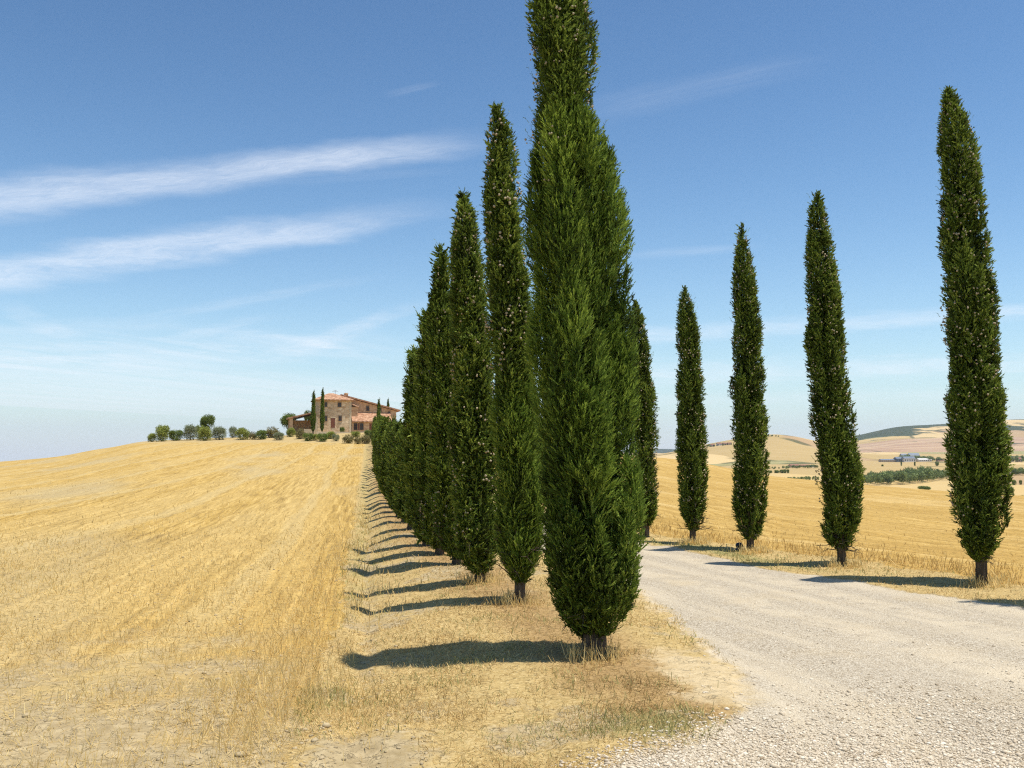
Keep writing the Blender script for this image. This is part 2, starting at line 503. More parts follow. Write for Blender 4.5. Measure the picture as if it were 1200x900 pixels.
    h_else = nt.math('ADD', nt.math('MULTIPLY', vn, .9), nt.math('ADD', nt.math('MULTIPLY', n_m, 1.1), nt.math('MULTIPLY', crackm, -.8)))
    isr = nt.step(A['w_road'], .35, .65)
    h = nt.math('ADD', nt.math('MULTIPLY', h_road, nt.math('MULTIPLY', isr, .9)), nt.math('MULTIPLY', h_else, nt.math('SUBTRACT', 1.0, isr)))
    put(nt, b, None, None, h, .8, .022)
    b.inputs['Specular IOR Level'].default_value = .1
    return m


M['ground'] = ground_material()


def hills_material():
    m, nt, b = material('hills')
    pos = nt.node('ShaderNodeNewGeometry').outputs['Position']
    flat = nt.scale(pos, 1, .55, 0)
    wn = nt.node('ShaderNodeVectorMath', {0: flat, 1: nt.scale(nt.noise(flat, .004, 3, .5, 'Color'), 120, 120, 0)}, operation='ADD').outputs[0]
    cell = nt.node('ShaderNodeSeparateColor', {0: nt.vor(wn, .0030, 'F1', 'Color')})
    patch = nt.ramp(cell.outputs[0], [(.0, (.42, .30, .13)), (.3, (.52, .37, .16)), (.55, (.58, .42, .20)), (.78, (.40, .27, .14)), (.92, (.30, .27, .12)), (1, (.50, .36, .17))], 'CONSTANT')
    lines = nt.noise(nt.scale(pos, .004, .03, 0), 1, 4, .6)
    patch = nt.mix(nt.math('MULTIPLY', nt.step(lines, .5, .7), .35), patch, (.58, .44, .23))
    pink = nt.mix(nt.step(nt.noise(nt.scale(pos, .0016, .004, 0), 1.5, 3), .35, .65), (.37, .235, .15), (.48, .335, .20))
    patch = nt.mix(nt.step(nt.math('ADD', nt.attr('w_pink'), nt.math('MULTIPLY', nt.math('SUBTRACT', nt.noise(flat, .008, 3), .5), .5)), .4, .6), patch, pink)
    wood = nt.ramp(nt.noise(pos, .05, 4, .7), [(.3, (.035, .048, .025)), (.7, (.085, .10, .05))])
    wm = nt.math('ADD', nt.attr('w_wood'), nt.math('MULTIPLY', nt.math('SUBTRACT', nt.noise(nt.scale(pos, .0035, .0016, 0), 1, 4, .6), .5), 2.4))
    col = nt.mix(nt.step(wm, .46, .56), patch, wood)
    dots = nt.vor(flat, .016, 'F1', 'Distance')
    col = nt.mix(nt.math('MULTIPLY', nt.math('SUBTRACT', 1.0, nt.step(dots, .05, .11)), nt.step(nt.noise(flat, .0045, 3), .5, .6)), col, (.07, .085, .035))
    hedge = nt.vor(wn, .0030, 'DISTANCE_TO_EDGE')
    hm = nt.math('MULTIPLY', nt.math('SUBTRACT', 1.0, nt.step(hedge, .012, .03)), nt.step(nt.noise(flat, .009, 2), .48, .58))
    col = nt.mix(nt.math('MULTIPLY', hm, .8), col, (.085, .09, .04))
    put(nt, b, col, .95)
    b.inputs['Specular IOR Level'].default_value = .05
    return m


M['hills'] = hills_material()

# ------------------------------------------------------------------ the ground: one polar sheet, split into its named zones
az = np.concatenate([np.radians(np.linspace(-180, -37, 40)[:-1]), np.radians(np.linspace(-37, 37, 560)), np.radians(np.linspace(37, 180, 40)[1:])])
rr = [0.7]
while rr[-1] < 11000:
    r = rr[-1]
    rr.append(r * (1.011 if r < 260 else 1.018))
rr = np.array(rr)
AZ, RRg = np.meshgrid(az, rr, indexing='ij')
GX, GY = np.sin(AZ) * RRg, np.cos(AZ) * RRg
GZ = ground_z(GX, np.maximum(GY, 1.0))
back = smooth(-GY, -2, 40)
GZ = GZ * (1 - back) - .002 * np.maximum(-GY, 0) * back
gverts = np.stack([GX, GY, GZ], -1).reshape(-1, 3)
na, nr = GX.shape
ii, jj = np.meshgrid(np.arange(na - 1), np.arange(nr - 1), indexing='ij')
gfaces = np.stack([ii * nr + jj, (ii + 1) * nr + jj, (ii + 1) * nr + jj + 1, ii * nr + jj + 1], -1).reshape(-1, 4)
x, y = gverts[:, 0], gverts[:, 1]
yy = np.clip(y, -20, 400)
fe, rl, r_r, ge, xl = FE(yy), RL(yy), RR(yy), GE(yy), XL(yy)
jit = .12 * fbm(x * 1.3, y * 1.3, 61, 3)
w_road = smooth(x + jit, rl - .38, rl + .38) * (1 - smooth(x + jit, r_r - .2, r_r + .2))
# gravel tongues spread over the near end of the verge
w_field = 1 - smooth(x + jit, fe - .25, fe + .25)
w_grain = smooth(x + jit, ge - .35, ge + .35)
garden = (smooth(y, 147, 151) * (x < 0) * (1 - smooth(y, 260, 300)))
w_field = w_field * (1 - garden)
w_sand = np.maximum(.95 * np.exp(-((x - 1.75) / .55) ** 2 - ((y - 9.1) / 1.5) ** 2), .55 * np.exp(-((x - rl) / .3) ** 2) * (y < 25))
w_sand = np.clip(w_sand * (1.0 + .55 * fbm(x * 1.7, y * 1.7, 65, 3)), 0, 1)
w_green = np.maximum.reduce([.60 * np.exp(-((x - 1.0) / .75) ** 2 - ((y - 7.35) / .5) ** 2),
                             .4 * np.exp(-((x + 1.75) / .35) ** 2 - ((y - 8.9) / 1.0) ** 2),
                             .42 * np.exp(-((x - fe - .3) / .4) ** 2) * smooth(y, 11, 16),
                             .65 * np.exp(-((x - r_r - .5) / .5) ** 2) * smooth(y, 15, 19)])
w_brown = .85 * np.exp(-((x - xl - .1) / .8) ** 2) * (y < 60)
w_bare = np.clip(1.05 - (np.hypot(x + 1.0, y) - 4.6) / 11.0, -.35, 1) * w_field
w_cut = np.maximum.reduce([.62 * smooth(fbm(x * .9, y * .9, 111, 3), .1, .7) * (x < rl) * (y < 30), .85 * np.exp(-((x + 1.0) / .65) ** 2 - ((y - 7.0) / .8) ** 2),
                           .50 * np.exp(-((x - fe - .45) / .22) ** 2) * smooth(y, 8, 10) * (1 - smooth(y, 22, 40)),
                           .6 * np.exp(-((x + .75) / .5) ** 2 - ((y - 8.2) / .7) ** 2), garden * .45])
rowuv = np.stack([np.where(x > ge, x - ge, x - fe), y, np.zeros_like(x)], -1)
roaduv = np.stack([x - .5 * (rl + r_r), y, np.zeros_like(x)], -1)
tt = x / np.maximum(y, 1)
hilly = np.hypot(x, y)
w_wood = np.zeros_like(x)
w_wood += .95 * smooth(hilly, 3900, 4500) * smooth(tt, .27, .33) * (.45 + .45 * np.exp(-((hilly - 5000) / 500) ** 2))
w_wood -= .35 * smooth(tt, .455, .47)
w_wood = np.where(hilly < 3700, .15, w_wood)
w_wood = np.where((hilly < 2700) & (tt < .35), -.6, w_wood)
w_wood = np.where(hilly > 8000, 1.4, w_wood)
w_pink = 1.0 * smooth(hilly, 2700, 3000) * (1 - smooth(hilly, 3900, 4300)) * smooth(tt, .29, .32)
attrs = dict(w_road=w_road, w_field=w_field, w_grain=w_grain, w_sand=w_sand, w_green=w_green, w_bare=w_bare, w_brown=w_brown, w_cut=w_cut, rowuv=rowuv, roaduv=roaduv)
fc = gverts[gfaces].mean(1)
fx, fy = fc[:, 0], fc[:, 1]
fyy = np.clip(fy, -20, 400)
fr = np.hypot(fx, fy)
near = fr < 300
wf = lambda a: a[gfaces].mean(1)
is_road = near & (wf(w_road) > .5) & (fy < 192)
is_grain = near & (wf(w_grain) > .5) & ~is_road
is_field = near & (wf(w_field) > .5) & ~is_road & ~is_grain
is_hills = ~near
is_verge = ~(is_road | is_grain | is_field | is_hills)


def zone(name, mask, mat, at_, label, cat):
    f = gfaces[mask]
    used, inv = np.unique(f.ravel(), return_inverse=True)
    me = np_mesh(name, gverts[used], inv.reshape(-1, 4), {k: a[used] for k, a in at_.items()}, True)
    return tag(obj(name, me, mat), label, cat, None, 'structure')


zone('gravel_road', is_road, M['ground'], attrs, 'pale gravel drive curving left between the two rows of cypresses', 'road')
zone('stubble_field', is_field, M['ground'], attrs, 'harvested golden stubble field rising to the farmhouse on the left', 'field')
zone('grain_field', is_grain, M['ground'], attrs, 'golden rolling field behind the right-hand cypresses', 'field')
zone('grass_verge', is_verge, M['ground'], attrs, 'strip of dry grass and bare earth under the cypress rows with a shallow ditch', 'ground')
zone('hills', is_hills, M['hills'], dict(w_wood=w_wood, w_pink=w_pink), 'far valley and hazy rolling hills on the horizon', 'hills')

# ------------------------------------------------------------------ blades: stalks, grass, foliage
def unit(a):
    return a / (np.linalg.norm(a, axis=1, keepdims=True) + 1e-9)


def blades(P, D, L, W, tint, wide=.35):
    """one kite-shaped leaf per row: foot, two shoulders, tip"""
    n = len(P)
    side = unit(np.cross(D, rng.normal(size=(n, 3))))
    m_ = P + D * (L * wide)[:, None]
    v = np.stack([P, m_ + side * (W * .5)[:, None], P + D * L[:, None], m_ - side * (W * .5)[:, None]], 1).reshape(-1, 3)
    f = np.arange(n * 4).reshape(n, 4)
    return v, f, np.repeat(tint, 4)


def stems(P, D, L, W, tint):
    """thin upright stalks: narrow strips facing the viewer's side at random"""
    n = len(P)
    a = rng.uniform(0, 2 * PI, n)
    side = np.stack([np.cos(a), np.sin(a), np.zeros(n)], 1)
    T = P + D * L[:, None]
    v = np.stack([P - side * (W * .5)[:, None], P + side * (W * .5)[:, None], T + side * (W * .35)[:, None], T - side * (W * .35)[:, None]], 1).reshape(-1, 3)
    return v, np.arange(n * 4).reshape(n, 4), np.repeat(tint, 4)


def scatter(n, y0, y1, power=1.0, pad=1.5):
    """points in the visible wedge, denser near the camera"""
    q = rng.uniform(0, 1, n)
    Y = (y0 ** (1 - power) + q * (y1 ** (1 - power) - y0 ** (1 - power))) ** (1 / (1 - power)) if power != 1 else y0 * (y1 / y0) ** q
    X = rng.uniform(-.60, .60, n) * Y + rng.uniform(-pad, pad, n) * .2
    return X, Y


def lean(n, s):
    d = np.stack([rng.normal(0, s, n), rng.normal(0, s, n), np.ones(n)], 1)
    return unit(d)


def stalk_object(name, X, Y, Lm, Ls, Wpx, spread, mat, label, cat, tint=None, flat=0.0):
    Z = ground_z(X, Y)
    n = len(X)
    D = lean(n, spread)
    if flat > 0:
        k = rng.uniform(0, 1, n) < flat
        a = rng.uniform(0, 2 * PI, n)
        D[k] = unit(np.stack([np.cos(a), np.sin(a), rng.uniform(.02, .25, n)], 1))[k]
    L = np.clip(rng.normal(Lm, Ls, n), Lm * .3, Lm * 2.2)
    W = np.maximum(Wpx, Y * .00062) * rng.uniform(.7, 1.4, n)
    if tint is None:
        tint = np.clip(rng.normal(.55, .22, n), 0, 1)
    P = np.stack([X, Y, Z - .004 + (flat > 0) * .006], 1)
    v, f, t = stems(P, D, L, W, tint)
    return tag(obj(name, np_mesh(name, v, f, {'tint': t}), mat), label, cat, None, 'stuff')


# stubble of the left field
X, Y = scatter(520000, 4.0, 62, 1.25)
row_ph = (X - FE(Y)) / .19
keep = X < FE(Y) + .12 * fbm(X * 1.3, Y * 1.3, 61, 3) - .05
dens = np.clip(.30 + .75 * smooth(Y, 6.5, 16) + .42 * fbm(X * .7, Y * .7, 71, 3) + .75 * np.exp(-((X - FE(Y) + .35) / .45) ** 2) * smooth(Y, 6.0, 8.0), .015, 1.2)
dens *= .35 + .65 * (np.cos(2 * PI * row_ph) > -.1)
dens *= 1 - .9 * smooth(Y, 16, 40)
keep &= rng.uniform(0, 1, len(X)) < dens * .55
X, Y = X[keep], Y[keep]
edge_tall = 1 + .9 * np.exp(-((X - FE(Y) + .35) / .4) ** 2)
Lm = .066 * edge_tall * (.75 + .5 * (fbm(X * .5, Y * .5, 73, 2) * .5 + .5))
stalk_object('stubble', X, Y, Lm, .03, .0030, .50, M['straw'], 'short cut straw stalks standing across the left field', 'stubble',
             np.clip(.62 + .2 * rng.normal(size=len(X)) + .12 * fbm(X * .6, Y * .6, 75, 2), 0, 1), .42)
# loose straw litter in the foreground of the field
X, Y = scatter(60000, 4.0, 26, 1.6)
keep = (X < FE(Y) + .3) & (rng.uniform(0, 1, len(X)) < .36 + .45 * fbm(X * 1.2, Y * 1.2, 77, 3))
X, Y = X[keep], Y[keep]
stalk_object('loose_straw', X, Y, .11, .05, .0048, .45, M['straw'], 'loose pale straw lying on the bare clay at the near end of the field', 'straw', np.clip(rng.normal(.72, .2, len(X)), 0, 1), .80)

# dry grass of the verges
X, Y = scatter(640000, 4.2, 60, 1.5)
yy = Y
jx = X + .12 * fbm(X * 1.3, Y * 1.3, 61, 3)
inv = (X > FE(yy) - .1) & (X < GE(yy) + .2) & ~((jx > RL(yy) + .08) & (jx < RR(yy) - .05))
cut = np.maximum(.85 * np.exp(-((X + 1.0) / .65) ** 2 - ((Y - 7.0) / .8) ** 2), .35 * np.exp(-((X - FE(Y) - .45) / .2) ** 2))
sand_ = .95 * np.exp(-((X - 1.75) / .6) ** 2 - ((Y - 9.1) / 1.6) ** 2) * (1.0 + .55 * fbm(X * 1.7, Y * 1.7, 65, 3))
d_ = np.clip(.66 + .62 * fbm(X * 1.6, Y * 1.6, 81, 3) - 1.0 * cut - 1.35 * sand_, 0.01, 1)
inv &= rng.uniform(0, 1, len(X)) < d_
X, Y = X[inv], Y[inv]
gm = np.maximum.reduce([.62 * np.exp(-((X - 1.0) / .75) ** 2 - ((Y - 7.35) / .5) ** 2),
                        .4 * np.exp(-((X + 1.75) / .35) ** 2 - ((Y - 8.9) / 1.0) ** 2),
                        .32 * np.exp(-((X - FE(Y) - .3) / .4) ** 2) * smooth(Y, 11, 16),
                        .6 * np.exp(-((X - RR(Y) - .5) / .5) ** 2) * smooth(Y, 15, 19)]) + .20 * fbm(X * 2.1, Y * 2.1, 83, 3)
isg = rng.uniform(0, 1, len(X)) < np.clip(gm * 1.1, .03, .85)
brown = np.exp(-((X - XL(Y) - .1) / .8) ** 2)
tint = np.clip(.58 + .2 * rng.normal(size=len(X)) - .40 * brown * (.6 + .8 * fbm(X * 1.4, Y * 1.4, 86, 3)) + .2 * fbm(X * .9, Y * .9, 85, 2), 0, 1)
Xd, Yd = X[~isg], Y[~isg]
stalk_object('dry_grass', Xd, Yd, .030 + .016 * np.maximum(0, fbm(Xd * 1.1, Yd * 1.1, 87, 2)), .014, .0030, .95, M['drygrass'],
             'short matted dry grass on the verges under the cypresses', 'grass', tint[~isg], .55)
Xg, Yg = X[isg], Y[isg]
stalk_object('green_grass', Xg, Yg, .045, .016, .003, .6, M['greengrass'], 'patches of greener grass along the drive edge and the ditch', 'grass', None, .1)
# taller wisps along the field edge and in the ditch
X, Y = scatter(3200, 5.5, 40, 1.4)
X = FE(Y) + rng.normal(.25, .35, len(X))
kk = fbm(X * 1.5, Y * 1.5, 91, 2) > .0
X, Y = X[kk], Y[kk]
for bx, by in [(.81, 9.8), (.05, 13.4), (-.5, 15.4), (7.27, 15.2), (5.96, 17.8), (4.9, 20.2), (4.1, 22.3)]:
    aa = rng.uniform(0, 2 * PI, 260); ra = rng.gamma(3, .055, 260) + .08
    X = np.concatenate([X, bx + np.cos(aa) * ra]); Y = np.concatenate([Y, by + np.sin(aa) * ra])
stalk_object('tall_dry_grass', X, Y, .12, .05, .0025, .35, M['straw'], 'taller wispy dry grass at the field edge and round the trunks', 'grass', None, .05)

# the uncut edge of the right field
X, Y = scatter(420000, 11.5, 85, 1.35)
g_ = GE(Y)
dist = X - g_ - .25 * fbm(X * 1.1, Y * 1.1, 95, 2)
kp = (dist > 0)
X, Y, dist = X[kp], Y[kp], dist[kp]
kp = rng.uniform(0, 1, len(X)) < .36 * np.exp(-dist / 1.0) + .08 * np.exp(-dist / 5.0)
X, Y, dist = X[kp], Y[kp], dist[kp]
stalk_object('standing_crop', X, Y, .03 + .11 * np.exp(-dist / .9), .05, .0032, .42, M['crop'], 'taller ripe golden stalks edging the field behind the right-hand cypresses', 'crop', np.clip(.5 + .2 * rng.normal(size=len(X)) + .18 * fbm(X * .6, Y * .6, 97, 2), 0, 1), .12)

# gravel: loose stones on the near part of the drive, one mesh (nobody could count them)
def stones(name, X, Y, S, mat, label, cat):
    n = len(X)
    ph = (1 + 5 ** .5) / 2
    ico = np.array([(-1, ph, 0), (1, ph, 0), (-1, -ph, 0), (1, -ph, 0), (0, -1, ph), (0, 1, ph), (0, -1, -ph), (0, 1, -ph), (ph, 0, -1), (ph, 0, 1), (-ph, 0, -1), (-ph, 0, 1)], float)
    ico /= np.linalg.norm(ico[0])
    fi = np.array([(0, 11, 5), (0, 5, 1), (0, 1, 7), (0, 7, 10), (0, 10, 11), (1, 5, 9), (5, 11, 4), (11, 10, 2), (10, 7, 6), (7, 1, 8), (3, 9, 4), (3, 4, 2), (3, 2, 6), (3, 6, 8), (3, 8, 9), (4, 9, 5), (2, 4, 11), (6, 2, 10), (8, 6, 7), (9, 8, 1)])
    a = rng.uniform(0, 2 * PI, n)
    sc = np.stack([S * rng.uniform(.8, 1.5, n), S * rng.uniform(.6, 1.1, n), S * rng.uniform(.4, .8, n)], 1)
    v = ico[None] * rng.uniform(.72, 1.2, (n, 12, 1)) * sc[:, None, :]
    c, s = np.cos(a)[:, None], np.sin(a)[:, None]
    v = np.stack([v[..., 0] * c - v[..., 1] * s, v[..., 0] * s + v[..., 1] * c, v[..., 2]], -1)
    v += np.stack([X, Y, ground_z(X, Y) + sc[:, 2] * .25], 1)[:, None, :]
    f = (np.arange(n)[:, None, None] * 12 + fi[None]).reshape(-1, 3)
    t = np.repeat(np.clip(rng.normal(.55, .25, n), 0, 1), 12)
    return tag(obj(name, np_mesh(name, v.reshape(-1, 3), f, {'tint': t}), mat), label, cat, None, 'stuff')


def stone_mat():
    m, nt, b = material('gravel_stone')
    c = nt.ramp(nt.attr('tint'), [(0, (.31, .235, .145)), (.3, (.50, .405, .28)), (.65, (.61, .51, .37)), (1, (.78, .69, .54))])
    put(nt, b, c, .9)
    return m


M['stone'] = stone_mat()
X, Y = scatter(230000, 4.4, 17, 2.2)
jx = X + .12 * fbm(X * 1.3, Y * 1.3, 61, 3)
dn = smooth(jx, RL(Y) - .6, RL(Y) + .25) * (1 - smooth(jx, RR(Y) - .2, RR(Y) + .1))
dn *= np.clip(.45 + .9 * np.exp(-((Y - 5.8) / 1.5) ** 2) + .5 * fbm(X * .6, Y * .6, 99, 2) - .75 * smooth(Y, 6.5, 10), .03, 1)
kp = rng.uniform(0, 1, len(X)) < dn
X, Y = X[kp], Y[kp]
stones('gravel', X, Y, rng.gamma(3, .0019, len(X)) + .0032, M['stone'], 'loose pale gravel stones on the near part of the drive', 'gravel')
# clods of dry clay in the field and the ditch
X, Y = scatter(26000, 4.2, 24, 1.8)
kp = (X < FE(Y) + .9) & (rng.uniform(0, 1, len(X)) < np.clip(.25 + .6 * fbm(X * 1.3, Y * 1.3, 101, 3), 0, 1))
X, Y = X[kp], Y[kp]
M['clod'] = plain('clay_clod', (.41, .32, .185), .95, .25, 6)
stones('clay_clods', X, Y, rng.gamma(1.8, .0042, len(X)) + .003, M['clod'], 'crumbled lumps of dry clay soil among the stubble', 'soil')

# ------------------------------------------------------------------ cypresses
def crown_arrays(zs, cxs, rs, n_blades, n_plumes, size, seed, plume=(.85, .17), lush=None, cy=0.0):
    """flame-shaped bundles of upright sprays hugging the trunk, down the whole height;
    zs, cxs, rs: heights, centre offset and radius of the crown; lush(z) 0..1 adds long soft young growth"""
    g = np.random.default_rng(seed)
    zlo, zhi = zs[0], zs[-1]
    rad = lambda z: np.interp(z, zs, rs)
    cen = lambda z: np.interp(z, zs, cxs)
    # plumes
    zq = np.linspace(zlo, zhi, 200)
    cdf = np.cumsum(rad(zq) + .05 * rs.max()); cdf /= cdf[-1]
    pz = np.interp(g.uniform(0, 1, n_plumes), cdf, zq)
    pth = g.uniform(0, 2 * PI, n_plumes)
    plen = plume[0] * g.uniform(.6, 1.35, n_plumes) * (.55 + .45 * rad(pz) / rs.max())
    prad = plume[1] * g.uniform(.50, 1.15, n_plumes) * (.45 + .55 * rad(pz) / rs.max())
    ptint = g.normal(0, .17, n_plumes)
    thick = np.clip(rad(pz) / rs.max(), 0, 1)
    pout = 1.09 - (.08 + .50 * smooth(thick, .55, .9)) * g.uniform(0, 1, n_plumes) ** 1.4
    plean = g.normal(0, .20, (n_plumes, 3))
    z0 = np.clip(pz - plen * .5, zlo - .02, None)
    plen = np.minimum(plen, (zhi - z0) * 1.0 + .05)
    # blades on plumes, weighted by plume area
    w = plen * prad; w /= w.sum()
    m = 13
    n_s = n_blades // m
    k = g.choice(n_plumes, n_s, p=w)
    s = g.uniform(0, 1, n_s) ** .9
    fl = np.sin(PI * np.clip(s, .0, 1) ** .60) ** .85
    ph = g.uniform(0, 2 * PI, n_s)
    rp = prad[k] * fl * np.sqrt(g.uniform(.3, 1.0, n_s))
    z = z0[k] + plen[k] * s
    rc = np.maximum(rad(z) * pout[k] - prad[k] * (.85 - .3 * s), 0.0)
    th = pth[k]
    er = np.stack([np.cos(th), np.sin(th)], 1); et = np.stack([-np.sin(th), np.cos(th)], 1)
    off = np.cos(ph)[:, None] * er + np.sin(ph)[:, None] * et
    xy = er * rc[:, None] + off * rp[:, None]
    R = rad(z)
    d = np.hypot(xy[:, 0], xy[:, 1])
    lim = R * g.uniform(.92, 1.06, n_s) + .006
    xy *= np.minimum(1, lim / (d + 1e-6))[:, None]
    P0 = np.stack([xy[:, 0] + cen(z), xy[:, 1] + cy, z], 1)
    outw = unit(np.concatenate([xy + 1e-5, np.zeros((n_s, 1))], 1))
    out2 = np.concatenate([off, np.zeros((n_s, 1))], 1)
    lu = lush(z) if lush else np.zeros(n_s)
    D0 = unit(plean[k] + np.array([0, 0, 1.0]) * (.68 + .30 * lu)[:, None] + outw * (.45 * g.uniform(0, 1.3, n_s))[:, None] + out2 * .45 + g.normal(0, .32, (n_s, 3)) * (1 - .4 * lu)[:, None])
    SL = size[0] * 1.75 * g.uniform(.6, 1.4, n_s) * (1 + .5 * lu)            # sprig length
    # leaflets along each sprig, fanned out in the sprig's own plane
    u_ = unit(np.cross(D0, g.normal(size=(n_s, 3))))
    q = np.tile(np.linspace(0, 1, m), (n_s, 1)) + g.normal(0, .05, (n_s, m))
    sgn = np.where(np.arange(m) % 2, 1.0, -1.0)[None, :] * g.uniform(.25, .75, (n_s, m)) * (1 - .75 * np.clip(q, 0, 1))
    D = unit((D0[:, None, :] + u_[:, None, :] * sgn[:, :, None] + g.normal(0, .16, (n_s, m, 3))).reshape(-1, 3))
    P = (P0[:, None, :] + D0[:, None, :] * ((q - .5) * SL[:, None])[:, :, None]).reshape(-1, 3)
    rep = lambda a: np.repeat(a, m)
    n_b = n_s * m
    L = size[0] * g.uniform(.6, 1.3, n_b) * (1 - .35 * np.clip(q, 0, 1).ravel()) * (1 + .25 * rep(lu))
    W = size[1] * g.uniform(.7, 1.3, n_b) * (1 - .15 * rep(lu))
    stint = g.normal(0, .24, n_s)
    tint = np.clip(.42 + rep(ptint[k] + stint + .10 * lu) + .16 * (q.ravel() - .5) + g.normal(0, .10, n_b), 0, 1)
    return P, D, L, W, tint, rep(lu)


def flyaway(zs, cxs, rs, n, size, seed):
    """thin shoots sticking out of the outline"""
    g = np.random.default_rng(seed)
    z = g.uniform(zs[0] + .15 * (zs[-1] - zs[0]), zs[-1], n)
    th = g.uniform(0, 2 * PI, n)
    R = np.interp(z, zs, rs); c = np.interp(z, zs, cxs)
    base = np.stack([np.cos(th) * R * .92 + c, np.sin(th) * R * .92, z], 1)
    dr = unit(np.stack([np.cos(th) * .55, np.sin(th) * .55, g.uniform(.6, 1.2, n)], 1))
    m = 9
    P = (base[:, None, :] + dr[:, None, :] * (np.linspace(0, 1, m)[None, :, None] * (size * g.uniform(.6, 1.3, (n, 1, 1))))).reshape(-1, 3)
    D = unit(np.repeat(dr, m, 0) + g.normal(0, .35, (n * m, 3)))
    return P, D, np.full(n * m, size * .26), np.full(n * m, size * .06), np.clip(g.normal(.6, .15, n * m), 0, 1)


def kites(name, P, D, L, W, tint, mat):
    v, f, t = blades(P, D, L, W, tint)
    me = np_mesh(name, v, f, {'tint': t})
    me.materials.append(mat)
    return me


def trunk_mesh(r0, h, bend, n=12, seed=1, flare=1.18, twigs=0):
    g = np.random.default_rng(seed)
    mb = MB()
    hs = np.concatenate([[-.08, 0, .04, .12, .3], np.linspace(.5, h, 7)])
    pts = [(bend(max(q, 0)) + (0 if q < .2 else g.normal(0, .004)), g.normal(0, .004), q) for q in hs]
    rads = [r0 * (flare if q <= 0 else 1 + (flare - 1) * math.exp(-q / .07)) * (1 - .93 * max(q, 0) / h) for q in hs]
    mb.tube(pts, rads, n)
    nv = len(mb.v)
    for _ in range(twigs):
        a, q = g.uniform(0, 2 * PI), g.uniform(.28, .95)
        r_, up = g.uniform(.18, .42), g.uniform(-.12, .32)
        b0 = bend(q)
        p0 = np.array([b0 + math.cos(a) * r0 * .5, math.sin(a) * r0 * .5, q]); p2 = np.array([b0 + math.cos(a) * r_, math.sin(a) * r_, q + up])
        pm = (p0 + p2) / 2 + np.array([0, 0, g.uniform(-.05, .06)])
        mb.tube([p0, pm, p2], [.013, .008, .003], 5)
        for _k in range(3):
            e = p2 + g.normal(0, .07, 3); f = pm + (p2 - pm) * g.uniform(.2, .9)
            mb.tube([f, e], [.004, .0015], 4)
    # fluted look: push alternate sides
    me = bpy.data.meshes.new('trunk')
    vs = np.array(mb.v)
    for q in range(len(hs)):
        seg = vs[q * n:(q + 1) * n]
        c = seg.mean(0)
        k = 1 + .10 * np.sin(np.arange(n) * 2 * PI / n * 4 + 1.3 * hs[q]) + .05 * g.normal(size=n)
        vs[q * n:(q + 1) * n] = c + (seg - c) * k[:, None]
    me.from_pydata([tuple(p) for p in vs], [], mb.f); me.update()
    me.materials.append(M['bark'])
    return me


def cone_mesh(zs, cxs, rs, n, size, seed, zlo_frac=.1, zhi_frac=.97, wz=None):
    """round woody seed cones in small bunches over the crown's outside"""
    g = np.random.default_rng(seed)
    nb = max(1, n // 3)
    bz = zs[0] + (zs[-1] - zs[0]) * g.uniform(zlo_frac, zhi_frac, nb * 2)
    if wz is not None:
        bz = bz[g.uniform(0, 1, nb * 2) < wz(bz)]
    bz = bz[:nb]; nb = len(bz)
    bt = g.uniform(0, 2 * PI, nb)
    z = np.repeat(bz, 3) + g.normal(0, .05, nb * 3); th = np.repeat(bt, 3) + g.normal(0, .22, nb * 3)
    R = np.interp(z, zs, rs) * g.uniform(.93, 1.04, nb * 3); c = np.interp(z, zs, cxs)
    C = np.stack([np.cos(th) * R + c, np.sin(th) * R, z], 1)
    ico = np.array([(0, 0, 1), (.894, 0, .447), (.276, .851, .447), (-.724, .526, .447), (-.724, -.526, .447), (.276, -.851, .447), (.724, .526, -.447), (-.276, .851, -.447), (-.894, 0, -.447), (-.276, -.851, -.447), (.724, -.526, -.447), (0, 0, -1)])
    fi = np.array([(0, 1, 2), (0, 2, 3), (0, 3, 4), (0, 4, 5), (0, 5, 1), (1, 6, 2), (2, 7, 3), (3, 8, 4), (4, 9, 5), (5, 10, 1), (6, 7, 2), (7, 8, 3), (8, 9, 4), (9, 10, 5), (10, 6, 1), (11, 7, 6), (11, 8, 7), (11, 9, 8), (11, 10, 9), (11, 6, 10)])
    S = size * g.uniform(.7, 1.25, len(C))
    v = (C[:, None, :] + ico[None] * S[:, None, None]).reshape(-1, 3)
    f = (np.arange(len(C))[:, None, None] * 12 + fi[None]).reshape(-1, 3)
    me = np_mesh('seed_cones', v, f, None, True)
    me.materials.append(M['cone'])
    return me


